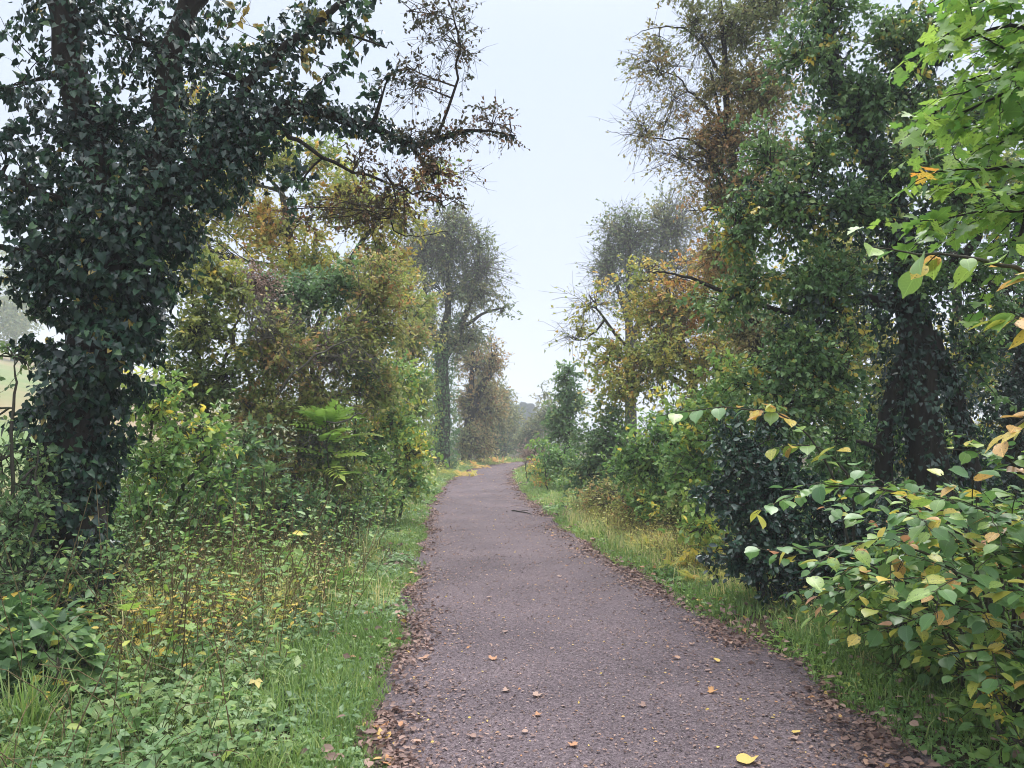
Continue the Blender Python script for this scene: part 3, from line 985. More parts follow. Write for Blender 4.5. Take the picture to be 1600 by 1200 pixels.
# ================================================================== right side, far to near
for i, (px, py, d, lab) in enumerate(((808, 632, 170, 'dark blue conifer on the skyline at the gap, first of three'), (818, 628, 172, 'tallest dark conifer in the middle of the gap'),
                                      (829, 630, 171, 'dark conifer beside the scrub at the gap'))):
    rng = next_rng()
    b = base_of(px, d)
    root = thing('conifer_tree', lab, 'tree', b, 'conifers on the far skyline')
    l = px_limb([(px, None, d, .3), (px, py, d, .05)], 8)
    put_limb('trunk', l, b, root, M['bark'], 6)
    n = 2600
    t = rng.uniform(.08, 1, n)
    zz = l[0, 2] + (l[-1, 2] - l[0, 2]) * t
    th = rng.uniform(0, 6.28, n)
    rr = (1 - t) * 3.2 * rng.uniform(.2, 1, n) ** .5 + .1
    o3 = np.stack([np.cos(th), np.sin(th), np.full(n, -.35)], 1)
    pos = np.stack([l[0, 0] + np.cos(th) * rr, d + np.sin(th) * rr, zz - rr * .2], 1)
    put_leaves('crown', [pos, o3, norm(UP + rng.normal(0, .3, (n, 3))), rng.uniform(.5, 1.0, n), rng.uniform(0, 1, n)], 'diamond', M['conifer'], b, root)

tree('willow_scrub', 'rounded pale grey green scrub under the conifers', 'bush', (840, 55), [[(840, None, 55, .15), (842, 660, 55, .1), (845, 640, 55, .05)]],
     [(835, 675, 55, 26, 26, 1.5, .5), (860, 655, 52, 30, 30, 1.5, .55), (815, 690, 56, 16, 18, 1.4, .5), (850, 620, 53, 22, 18, .35, .6)], dict(ls=.16, shape='diamond', mat='ash_far'), tl=.8, sub_r=.03, twig_r=.010)
tree('dry_reed_bush', 'faded pinkish brown bush at the inside of the bend', 'bush', (838, 33), [[(838, None, 33, .05), (838, 710, 33, .03), (838, 690, 33, .02)]],
     [(838, 705, 33, 24, 18, 1.2, .5), (852, 715, 30, 18, 16, 1.2, .6), (826, 715, 35, 14, 12, 1.2, .4)], dict(ls=.09, shape='diamond', mat='pink'), tl=.5, sub_r=.012, twig_r=.006)
tree('evergreen_bush', 'upright dark green bush standing tall at the edge of the sky gap', 'bush', (885, 24), [[(885, None, 24, .1), (888, 650, 24, .07), (885, 590, 24, .04)]],
     [(885, 590, 24, 22, 26, 1.7, .35), (890, 630, 24, 32, 34, 1.9, .35), (880, 680, 24, 36, 34, 1.6, .4), (870, 650, 24, 20, 30, 1.0, .5)], dict(ls=.10, shape='oval', mat='dull'), tl=.4, sub_r=.015, twig_r=.005)
tree('ash_tree', 'tall grey green hazy tree rising behind the autumn tree', 'tree', (985, 33),
     [[(985, None, 33, .3), (985, 600, 33, .22), (982, 480, 33, .15), (985, 380, 33, .06)], [(985, 540, 33, .15), (1020, 440, 33, .09), (1040, 350, 33, .03)], [(985, 520, 33, .12), (960, 430, 33, .07), (950, 370, 33, .03)]],
     [(975, 370, 33, 45, 40, .6, .4), (950, 420, 33, 32, 40, .6, .4), (1010, 420, 33, 50, 50, .5, .5), (1040, 360, 33, 40, 45, .6, .5), (985, 470, 33, 55, 40, .5, .5), (1070, 420, 33, 40, 50, .4, .7), (1050, 310, 33, 30, 30, .12, .5)],
      far, tl=.9, sub_r=.022, twig_r=.008, lpt=6, grow_up=.5, twig='pale_bark',
     bare=[(985, 390, 33, 60, 60, .16, .4), (1060, 370, 33, 50, 70, .14, .5), (950, 430, 33, 40, 50, .14, .4)])
r, b, l, g = tree('autumn_tree', 'yellow and orange leaved tree overhanging the right hedge', 'tree', (1090, 17),
     [[(1090, None, 17, .12), (1085, 620, 17, .1), (1060, 520, 17, .07), (1040, 440, 17, .04)], [(1085, 610, 17, .07), (1000, 560, 17, .05), (945, 500, 17, .03), (920, 460, 17, .012)],
      [(1085, 600, 17, .07), (1130, 500, 17, .05), (1140, 430, 17, .03)], [(945, 500, 17, .03), (915, 530, 17, .015), (880, 525, 17, .005)]],
     [(1080, 480, 17, 70, 60, 1.4, .7), (1020, 500, 17, 60, 55, 1.3, .5), (960, 560, 16.5, 50, 45, 1.1, .35), (1040, 570, 16, 70, 55, 1.4, .45), (1120, 560, 16, 60, 60, 1.4, .5), (930, 470, 17, 28, 34, .3, .4),
      (905, 525, 17, 28, 20, .25, .4), (1120, 420, 17, 60, 50, 1.2, .75), (980, 610, 16, 50, 35, 1.3, .45), (1000, 440, 17, 30, 40, .5, .4), (1110, 640, 15.5, 60, 40, 1.4, .3)],
     dict(ls=.10, shape='diamond', mat='autumn'), bark='bark', tl=.5, sub_r=.011, twig_r=.0038,
     bare=[(920, 480, 17, 40, 40, .14, .4), (900, 530, 17, 40, 24, .12, .4), (1060, 440, 17, 70, 40, .12, .6), (1040, 540, 16.4, 80, 60, .1, .5)])
r, b, l, g = tree('twiggy_hawthorn_tree', 'brown leaved hawthorn whose bare twigs stick out into the pale sky', 'tree', (1190, 12.5),
     [[(1195, None, 12.5, .16), (1190, 640, 12.5, .14), (1170, 460, 12.5, .11), (1155, 330, 12.5, .09), (1140, 200, 12.4, .06), (1130, 60, 12.3, .04), (1120, -60, 12.3, .02)],
      [(1160, 370, 12.5, .06), (1145, 260, 12.4, .045), (1125, 180, 12.3, .03), (1110, 110, 12.3, .015)],
      [(1150, 300, 12.5, .04), (1090, 225, 12.3, .02), (1040, 218, 12.3, .012), (980, 212, 12.3, .005), (948, 203, 12.2, .003)],
      [(1135, 200, 12.4, .035), (1085, 150, 12.3, .018), (1050, 115, 12.3, .010), (985, 108, 12.3, .003)],
      [(1130, 120, 12.3, .03), (1080, 50, 12.3, .016), (1020, 45, 12.3, .008), (980, 62, 12.3, .003)],
      [(1170, 470, 12.5, .05), (1060, 430, 12.3, .02), (1010, 425, 12.3, .01)], [(1150, 330, 12.4, .03), (1100, 260, 12.3, .015), (1020, 240, 12.3, .006), (1000, 258, 12.3, .003)]],
     [(1160, 50, 12.3, 85, 60, .75, .15), (1090, 30, 12.3, 45, 40, .55, .15), (1130, 140, 12.3, 65, 50, .7, .4), (1130, 220, 12.3, 60, 60, 1.3, .75), (1160, 310, 12.5, 60, 60, 1.4, .7), (1110, 300, 12.4, 30, 40, .6, .7),
      (1130, 400, 12.5, 60, 50, 1.2, .75), (1040, 190, 12.3, 60, 36, .14, .4), (1030, 120, 12.3, 60, 50, .13, .4), (1000, 212, 12.3, 45, 24, .18, .3), (1030, 60, 12.3, 40, 26, .45, .3), (1060, 100, 12.3, 40, 30, .2, .4),
      (1060, 250, 12.3, 50, 30, .16, .4), (1200, 150, 12.4, 70, 80, 1.3, .55), (1220, 260, 12.4, 60, 60, 1.0, .6), (1170, 520, 12.5, 60, 60, 1.3, .5), (1085, 330, 12.5, 25, 30, .4, .7), (1060, -30, 12.3, 60, 40, .8, .3), (1210, 0, 12.3, 80, 60, .9, .1)],
     dict(ls=.068, shape='diamond', mat='rust'), bark='dark_bark', tl=.38, sub_r=.007, twig_r=.003, lpt=7,
     bare=[(1030, 110, 12.3, 60, 40, .10, .4), (1010, 205, 12.3, 60, 30, .12, .4), (1050, 160, 12.3, 60, 50, .10, .4), (1060, 250, 12.3, 60, 30, .10, .5), (1100, 60, 12.3, 60, 50, .1, .4), (1120, 260, 12.3, 60, 60, .12, .6)])
ivy_on(r, b, g, [(1170, 520, 12.5, .4), (1160, 400, 12.5, .4), (1140, 310, 12.4, .3), (1130, 230, 12.4, .12)], 2600, .08, 'ivy_light', .55)

tree('bramble_bush', 'low yellowing bramble in the shade beneath the big leaved hazel', 'bush', (1480, 5.0),
     [[(1480, None, 5.0, .012), (1450, 980, 5.0, .008), (1400, 940, 5.0, .004)], [(1490, None, 5.0, .012), (1560, 1000, 4.9, .008), (1600, 980, 4.8, .004)]],
     [(1330, 960, 5.4, 60, 40, 1.0, .5), (1400, 990, 5.1, 70, 50, 1.2, .45), (1480, 1030, 4.8, 70, 50, 1.2, .5), (1560, 1070, 4.5, 60, 50, 1.2, .55), (1600, 980, 4.8, 50, 60, 1.2, .5), (1500, 920, 5.2, 90, 50, 1.2, .3), (1380, 900, 5.6, 70, 50, 1.2, .3), (1540, 1120, 4.1, 60, 40, .9, .75), (1600, 1150, 3.8, 50, 50, .9, .7)],
     dict(ls=.07, shape='oval', mat='green'), T=5, lpt=6, tl=.22)
tree('elm_shrub', 'mid green suckering shrub filling the space between the holly and the brown hawthorn', 'shrub', (1130, 9.6),
     [[(1130, None, 9.6, .03), (1135, 760, 9.6, .025), (1130, 650, 9.6, .015)], [(1135, None, 9.6, .02), (1180, 740, 9.6, .015), (1210, 660, 9.6, .008)]],
     [(1130, 640, 9.6, 60, 50, 1.5, .5), (1100, 700, 9.6, 50, 50, 1.4, .55), (1180, 640, 9.6, 60, 40, 1.3, .45), (1150, 590, 9.8, 50, 40, 1.1, .6), (1110, 780, 9.2, 40, 50, 1.4, .6), (1090, 830, 8.8, 40, 40, 1.2, .7), (1070, 740, 9.4, 40, 50, 1.2, .5), (1230, 680, 9.4, 50, 50, 1.2, .4)],
     dict(ls=.08, shape='oval', mat='green'), T=5, lpt=6, tl=.3)
tree('sloe_shrub', 'dark leafy shrub seen through the gap under the ivy hawthorn', 'shrub', (1330, 10.5),
     [[(1330, None, 10.5, .03), (1335, 760, 10.5, .025), (1330, 680, 10.5, .015)], [(1335, None, 10.5, .02), (1400, 760, 10.5, .015), (1450, 690, 10.5, .008)]],
     [(1300, 720, 10.5, 60, 60, 1.3, .3), (1370, 700, 10.5, 60, 60, 1.2, .3), (1440, 700, 10.5, 60, 70, 1.2, .5), (1530, 720, 10.5, 60, 60, 1.3, .7), (1400, 800, 10, 90, 60, 1.3, .3), (1540, 810, 10, 70, 60, 1.3, .6), (1580, 900, 9, 60, 60, 1.2, .5)],
     dict(ls=.085, shape='oval', mat='green'), T=5, lpt=6, tl=.3)
hedge = [
    ('hazel_shrub', 'leafy green hedge shrub below the autumn tree', 1040, 12, [(1040, 690, 12, 70, 45, 1.6, .5), (1000, 730, 12, 70, 45, 1.6, .45), (1090, 750, 11.5, 70, 50, 1.5, .4), (1060, 650, 12.2, 60, 30, 1.2, .6), (1030, 790, 11.5, 60, 30, 1.4, .5)], 'green', .085),
    ('privet_shrub', 'dull green hedge shrub midway between the holly and the bend', 945, 16, [(940, 690, 16, 50, 40, 1.7, .35), (920, 740, 16, 50, 34, 1.6, .4), (980, 740, 15.5, 50, 40, 1.5, .35), (950, 645, 16.2, 40, 26, 1.2, .5), (960, 780, 15, 45, 24, 1.4, .5)], 'dull', .085),
    ('guelder_shrub', 'sprawling dark green shrub with yellowing tips near the bend', 880, 21, [(875, 720, 21, 40, 28, 1.7, .4), (855, 735, 22, 28, 24, 1.5, .5), (900, 760, 20, 40, 24, 1.5, .5), (845, 700, 23, 18, 16, 1.2, .6)], 'green', .10),
    ('brown_shrub', 'withered brown and yellow shrub low beside the bend', 850, 25, [(842, 735, 25, 22, 18, 1.4, .75), (862, 760, 23, 26, 16, 1.4, .6)], 'autumn', .09),
    ('bramble_bush', 'tangled brownish bramble bush in front of the hedge shrubs', 1000, 12.5, [(1000, 790, 12.5, 60, 28, 1.3, .55), (940, 780, 14, 50, 22, 1.2, .6), (1070, 810, 11, 60, 30, 1.3, .45)], 'haw', .06),
]
for nm, lab, px, d, lob, mt, ls in hedge:
    tree(nm, lab, 'bush', (px, d), [[(px, None, d, .03), (px + 4, 760, d, .025), (px + 3, 700, d, .015)], [(px - 12, None, d, .025), (px - 25, 760, d, .018), (px - 30, 720, d, .01)]], lob,
         dict(ls=ls, shape='oval', mat=mt), tl=.35, T=5, lpt=6, sub_r=.008, twig_r=.003)

# tall bush behind the ivy hawthorn, seen through its gaps
tree('sallow_tree', 'yellow green leafy tree seen through the gaps behind the dark trunks', 'tree', (1500, 15),
     [[(1500, None, 15, .15), (1500, 600, 15, .12), (1490, 350, 15, .06)], [(1500, 600, 15, .08), (1600, 400, 15, .04)]],
     [(1300, 420, 14.5, 100, 100, 1.0, .5), (1200, 520, 14.5, 80, 90, 1.0, .5), (1300, 560, 14.5, 90, 70, 1.0, .6), (1560, 560, 15, 90, 110, 1.2, .65), (1480, 700, 15, 100, 90, 1.3, .7), (1590, 740, 14, 80, 80, 1.3, .75), (1400, 560, 15, 90, 90, 1.0, .6), (1560, 300, 15, 110, 110, .7, .4), (1400, 200, 15, 100, 120, .5, .4), (1300, 660, 14, 80, 80, 1.2, .5)],
     dict(ls=.12, shape='diamond', mat='olive'), tl=.5)


# ================================================================== the ivy hawthorn at the near right
def right_ivy_tree():
    rng = next_rng()
    b = base_of(1440, 8)
    root = thing('ivy_hawthorn_tree', 'many stemmed old hawthorn shrouded in ivy above the hazel leaves', 'tree', b)
    spec = {
        'trunk': [(1455, None, 8, .22), (1450, 760, 8, .2), (1440, 600, 8, .18), (1425, 460, 8, .16), (1400, 340, 8, .14), (1365, 250, 8, .12), (1325, 180, 8, .10), (1300, 80, 8, .07), (1288, -40, 8, .05)],
        'trunk.a': [(1400, None, 8.1, .10), (1385, 760, 8.1, .09), (1390, 640, 8.05, .09), (1420, 540, 8, .08)],
        'trunk.b': [(1500, None, 8.1, .12), (1515, 740, 8.1, .11), (1490, 620, 8.1, .10), (1450, 520, 8, .09)],
        'limb': [(1325, 190, 8, .09), (1400, 130, 7.9, .06), (1480, 60, 7.8, .04), (1530, -30, 7.8, .02)],
        'limb.a': [(1310, 170, 8, .05), (1295, 120, 7.9, .04), (1298, 60, 7.9, .03), (1290, 10, 7.9, .025), (1278, -40, 7.9, .02)],
        'limb.b': [(1400, 350, 8, .08), (1300, 330, 7.8, .05), (1230, 300, 7.7, .03), (1150, 330, 7.7, .015)],
        'limb.c': [(1430, 480, 8, .08), (1330, 470, 7.8, .05), (1260, 520, 7.6, .03), (1210, 600, 7.6, .012)],
        'limb.d': [(1440, 440, 8, .07), (1520, 380, 7.8, .05), (1560, 260, 7.7, .03)],
        'limb.e': [(1240, 490, 7.8, .03), (1170, 470, 7.8, .02), (1090, 440, 7.8, .01)],
    }
    limbs = []
    for nm, s in spec.items():
        l = px_limb(s, 18, rng, .012)
        limbs.append(l)
        put_limb(nm.split('.')[0], l, b, root, M['dark_bark'], 10)
    coats = []
    for k, rad, n in ((0, [.30, .34, .36, .36, .3, .26, .25, .15, .1], 5200), (1, [.12, .14, .2, .2], 900), (2, [.2, .24, .24, .2], 1200), (3, [.2, .18, .12, .06], 1100), (5, [.25, .3, .25, .1], 1200), (6, [.25, .3, .25, .1], 1200)):
        l = limbs[k].copy()
        l[:, 3] = np.interp(np.linspace(0, 1, len(l)), np.linspace(0, 1, len(rad)), rad)
        coats.append(ivy_coat(rng, l, n, .06, .4, .34))
    ivy = join_lv(*coats)
    put_leaves('ivy', ivy, 'ivy_plain', M['ivy'], b, root, 'stuff')
    leaf = dict(ls=.058, shape='oval', mat='ivy_light')
    lob = [(1250, 90, 7.8, 70, 80, .9, .55), (1340, 160, 7.8, 80, 70, 1.4, .4), (1230, 330, 7.6, 90, 70, 1.5, .6), (1290, 450, 7.6, 90, 80, 1.8, .5), (1240, 560, 7.5, 80, 70, 1.7, .6), (1450, 420, 7.7, 90, 80, .8, .4),
           (1530, 560, 7.9, 50, 90, .7, .4), (1390, 60, 7.8, 80, 60, 1.1, .6), (1500, 300, 7.7, 80, 70, 1.3, .5), (1250, 640, 7.3, 80, 50, 1.5, .55), (1310, 580, 7.5, 55, 80, 1.4, .5), (1150, 360, 7.7, 50, 70, 1.3, .65),
           (1280, 240, 7.7, 70, 60, 1.3, .5), (1420, 260, 7.8, 80, 60, 1.4, .45), (1180, 440, 7.7, 60, 50, 1.1, .55), (1190, 230, 7.8, 50, 60, .7, .55), (1560, 450, 7.6, 50, 80, 1.2, .4), (1330, 330, 7.6, 80, 50, 1.5, .5), (1300, 10, 7.8, 90, 50, .9, .55),
           (1320, 690, 7.4, 40, 50, .8, .4), (1450, 50, 7.8, 80, 60, .9, .6), (1460, 170, 7.8, 80, 70, .9, .55), (1540, 160, 7.8, 60, 90, .9, .5), (1160, 600, 7.5, 40, 40, 1.0, .6), (1130, 480, 7.7, 50, 50, .8, .6)]
    wood, fine, lv = crown(rng, limbs, lob, leaf, T=5, lpt=7, tl=.24, sub_r=.007, twig_r=.002, droop=.5, up=.8, grow_up=.05)
    [put_wood('branch', [w_], M['dark_bark'], b, root) for w_ in wood]
    put_wood('twigs', fine, M['twig'], b, root)
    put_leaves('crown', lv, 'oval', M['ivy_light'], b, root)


right_ivy_tree()
r, b, l, g = tree('ivy_trunk_tree', 'dark leaning trunk thick with ivy at the edge beyond the hawthorn', 'tree', (1610, 9.5),
     [[(1600, None, 9.5, .2), (1590, 760, 9.5, .18), (1600, 600, 9.5, .15), (1640, 300, 9.5, .1)]],
     [(1580, 640, 9.3, 40, 70, 1.6, .3), (1570, 780, 9.2, 40, 50, 1.2, .3), (1600, 520, 9.4, 50, 60, 1.3, .35), (1620, 350, 9.4, 60, 90, 1.2, .4)],
     dict(ls=.065, shape='oval', mat='ivy'), bark='dark_bark')
ivy_on(r, b, g, [(1600, 900, 9.5, .3), (1590, 760, 9.5, .32), (1600, 600, 9.5, .35), (1640, 300, 9.5, .25)], 3500, .07, 'ivy', .35)

# ================================================================== holly
tree('holly_bush', 'dense glossy dark blue green holly bush beside the path', 'bush', (1185, 7.2),
     [[(1185, None, 7.2, .05), (1185, 830, 7.2, .04), (1170, 720, 7.2, .02)], [(1200, None, 7.3, .04), (1230, 850, 7.3, .03), (1240, 760, 7.3, .015)]],
     [(1165, 715, 7.1, 80, 60, 1.3, .5), (1120, 780, 7.2, 40, 50, .8, .5), (1190, 660, 7.2, 60, 30, .7, .6), (1190, 800, 7.0, 90, 70, 2.4, .45), (1220, 880, 7.0, 75, 60, 2.4, .4), (1240, 760, 7.2, 60, 60, 1.8, .45), (1160, 870, 7.0, 45, 50, 1.6, .45), (1280, 900, 6.9, 60, 60, 1.8, .4), (1330, 830, 7, 60, 70, 1.8, .3), (1400, 880, 6.6, 80, 70, 1.8, .3), (1500, 900, 6.4, 80, 70, 1.6, .3)],
     dict(ls=.062, shape='oval', mat='holly'), bark='dark_bark', T=6, lpt=8, tl=.2, up=.6, droop=.2)


# ================================================================== big-leaved sprays close to the camera
def sprays(name, label, cat, base_xyz, boughs, size, shape, mat, per, tb, tsd, side=.22, top=300, stem='bark', tl_n=5, flat=1.0, tint_fn=None, side_n=7):
    """boughs with alternate leaves held flat along side shoots; each leaf of the nearest ones is an object under its bough"""
    rng = next_rng()
    b = np.array(base_xyz, float)
    root = thing(name, label, cat, b)
    allv, par = [], []
    for bo in boughs:
        l = resample([[*P(x, y, d), r] if not isinstance(x, tuple) else [*x, r] for x, y, d, r in bo], 20, rng, .006)
        parts = [tubes(l[None, :, :3], l[None, :, 3], 7)]
        ax = norm(np.gradient(l[:, :3], axis=0))
        rows = []
        # side shoots in the plane of the bough
        shoots = [(l[8:, :3], ax[8:])]
        for k in range(side_n):
            i = int(rng.integers(7, 19))
            s = rng.choice([-1, 1])
            lat = norm(np.cross(ax[i], UP)) * s
            d0 = norm(ax[i] * .8 + lat * rng.uniform(.4, 1.1) + UP * rng.normal(.0, .3))
            L = side * rng.uniform(.6, 1.4)
            t = np.linspace(0, 1, 6)[:, None]
            sh = l[i, :3] + d0 * t * L - UP * .15 * t ** 2 * L + rng.normal(0, .006, (6, 3)) * t
            parts.append(tubes(sh[None], np.linspace(.003, .0015, 6)[None], 5))
            shoots.append((sh, norm(np.gradient(sh, axis=0))))
        for sp, sa in shoots:
            ln = np.linalg.norm(np.diff(sp, axis=0), axis=1).sum()
            n = max(3, int(ln * per))
            t = (np.arange(n) + rng.uniform(.2, .8)) / n * (len(sp) - 1)
            t = np.minimum(t, len(sp) - 1.001)
            i = t.astype(int)
            p = sp[i] + (sp[i + 1] - sp[i]) * (t - i)[:, None]
            a_ = sa[i]
            sg = np.where(np.arange(n) % 2 == 0, 1, -1)[:, None]
            lat = norm(np.cross(a_, UP)) * sg
            dd = norm(lat * .9 + a_ * .55 + UP * rng.normal(-.28, .28, (n, 1)) + rng.normal(0, .2, (n, 3)))
            nn = norm(UP * flat + rng.normal(0, .3, (n, 3)) * [1, 1, .5])
            pet = dd * .02
            tint = np.clip(rng.normal(tb, tsd, n), 0, 1)
            yl = rng.uniform(0, 1, n) < .17
            tint = np.where(yl, np.clip(tint + .35, 0, 1), tint)
            if tint_fn is not None:
                tint = tint_fn(p, tint, rng)
            rows.append([p + pet, dd, nn, size * rng.uniform(.55, 1.15, n), tint])
            parts.append(tubes(np.stack([p, p + pet * 1.1], 1), np.full((n, 2), .0011), 3))
        V, T = merge(parts)
        bob = link('branch', mesh_from('branch', V, T, M[stem], b), root)
        lv = join_lv(*rows)
        allv.append(lv)
        par += [bob] * len(lv[0])
    lv = join_lv(*allv)
    idx = biggest_in_view(lv, min(top, len(lv[0])), rng, False)
    rest = np.setdiff1d(np.arange(len(lv[0])), idx)
    put_leaf_objects(lv, idx, shape, M[mat], b, par)
    if len(rest):
        put_leaves('foliage', sub_lv(lv, rest), shape, M[mat], b, root, 'stuff')
    return root


hb = base_of(1565, 4.3)


def G(px, d):
    p = base_of(px, d)
    return tuple(p)


o = (1565, 1130, 4.3)
sprays('hazel_bush', 'big leaved green and yellow hazel bush crowding the path edge', 'bush', hb, [
    [(1560, 1125, 4.3, .014), (1540, 960, 4.2, .011), (1455, 870, 4.0, .008), (1335, 850, 3.9, .005), (1210, 872, 3.9, .002)],
    [(1565, 1125, 4.3, .014), (1530, 900, 4.2, .010), (1430, 790, 4.1, .007), (1340, 758, 4.1, .005), (1235, 772, 4.2, .002)],
    [(1570, 1125, 4.2, .014), (1580, 920, 3.9, .010), (1510, 840, 3.7, .007), (1400, 800, 3.5, .003)],
    [(1555, 1125, 4.3, .012), (1510, 1000, 4.3, .009), (1440, 920, 4.3, .006), (1370, 910, 4.3, .004), (1300, 925, 4.4, .002)],
    [(1575, 1125, 4.2, .014), (1610, 930, 3.8, .010), (1590, 830, 3.5, .007), (1500, 780, 3.4, .003)],
    [(1555, 1125, 4.2, .010), (1520, 1060, 4.1, .007), (1480, 990, 4.0, .005), (1420, 970, 4.0, .002)],
    [(1580, 1125, 4.2, .012), (1620, 1000, 3.8, .008), (1560, 920, 3.4, .005), (1440, 900, 3.3, .002)],
    [(1570, 1125, 4.2, .012), (1590, 1040, 3.9, .008), (1560, 970, 3.8, .006), (1500, 950, 3.7, .003)],
    [(1580, 1125, 4.2, .012), (1640, 960, 3.9, .009), (1640, 850, 3.6, .006), (1570, 800, 3.5, .003)],
    [(1580, 1125, 4.2, .010), (1660, 1060, 3.7, .007), (1660, 1060, 3.4, .005), (1600, 1050, 3.3, .003)],
    [(1560, 1125, 4.3, .012), (1545, 940, 4.3, .009), (1490, 850, 4.3, .007), (1400, 830, 4.3, .003)],
    [(1565, 1125, 4.3, .012), (1570, 950, 4.2, .009), (1540, 830, 4.2, .006), (1470, 740, 4.2, .003)],
    [(1560, 1125, 4.4, .012), (1480, 1000, 4.5, .008), (1400, 900, 4.5, .006), (1290, 880, 4.5, .003)],
    [(1560, 1125, 4.4, .012), (1540, 1050, 4.5, .007), (1500, 1010, 4.6, .004), (1440, 1020, 4.6, .002)],
    [(1570, 1125, 4.2, .010), (1600, 1060, 3.9, .008), (1570, 1010, 3.7, .005), (1500, 1020, 3.6, .003)],
    [(1580, 1125, 4.2, .010), (1640, 1080, 3.8, .007), (1620, 1050, 3.6, .005), (1560, 1060, 3.5, .003)],
    [(1560, 1125, 4.4, .012), (1500, 960, 4.7, .009), (1420, 850, 4.9, .006), (1310, 800, 5.0, .003)],
    [(1560, 1125, 4.4, .012), (1540, 930, 4.8, .009), (1500, 810, 5.0, .006), (1420, 760, 5.1, .003)],
    [(1560, 1125, 4.4, .012), (1480, 1000, 4.8, .008), (1380, 920, 5.0, .006), (1260, 920, 5.2, .003)],
    [(1570, 1125, 4.4, .012), (1590, 950, 4.6, .009), (1580, 850, 4.7, .006), (1520, 800, 4.7, .003)],
    [(1570, 1125, 4.4, .012), (1560, 1030, 4.6, .008), (1510, 920, 4.7, .006), (1430, 880, 4.8, .003)],
    [(1580, 1125, 4.2, .012), (1640, 1000, 3.9, .009), (1620, 880, 3.7, .006), (1540, 860, 3.6, .003)],
    [(1580, 1125, 4.2, .012), (1600, 900, 4.0, .009), (1600, 760, 3.9, .006), (1560, 700, 3.8, .003)],
], .089, 'hazel', 'hazel', 20, .44, .2, side=.30, top=300, flat=1.0, side_n=12)


def warm(p, t, rng):
    x, y, z = project(p)
    return np.where((x > 1500), np.clip(t + .25 * (rng.uniform(0, 1, len(t)) < .6), 0, 1), t)


sprays('young_hazel_tree', 'hazel bough with hanging lime green leaves reaching in at head height', 'tree', (3.3, 3.2, float(H(3.3, 3.2))), [
    [((3.3, 3.2, .2), 0, 0, .03), ((3.2, 3.2, 1.5), 0, 0, .024), (1680, 480, 3.0, .016), (1600, 425, 2.95, .010), (1500, 400, 2.9, .006), (1352, 385, 2.9, .002)],
    [((3.3, 3.2, .2), 0, 0, .03), ((3.2, 3.1, 1.4), 0, 0, .02), (1690, 560, 2.9, .012), (1620, 500, 2.8, .008), (1560, 500, 2.8, .003)],
    [((3.3, 3.2, .2), 0, 0, .03), ((3.25, 3.1, 1.0), 0, 0, .02), (1700, 700, 2.9, .012), (1630, 650, 2.8, .008), (1560, 690, 2.8, .003)],
], .105, 'hazel', 'hazel', 15, .60, .09, side=.13, top=120, tint_fn=warm, side_n=2)
sprays('hazel_shoot', 'slender arching shoot of green and yellow leaves above the holly', 'shrub', base_of(1330, 6.4), [
    [(1330, 860, 6.4, .012), (1300, 740, 6.2, .010), (1240, 660, 6.0, .007), (1150, 636, 5.8, .005), (1030, 650, 5.7, .002)],
    [(1335, 860, 6.4, .012), (1330, 760, 6.1, .009), (1280, 700, 5.9, .006), (1200, 700, 5.8, .002)],
], .13, 'hazel', 'hazel', 13, .55, .18, side=.2, top=80, side_n=2)


def syc_tint(p, t, rng):
    x, y, z = project(p)
    return np.where((np.abs(x - 1440) < 24) & (np.abs(y - 262) < 17), 1.0, np.minimum(t, .84))


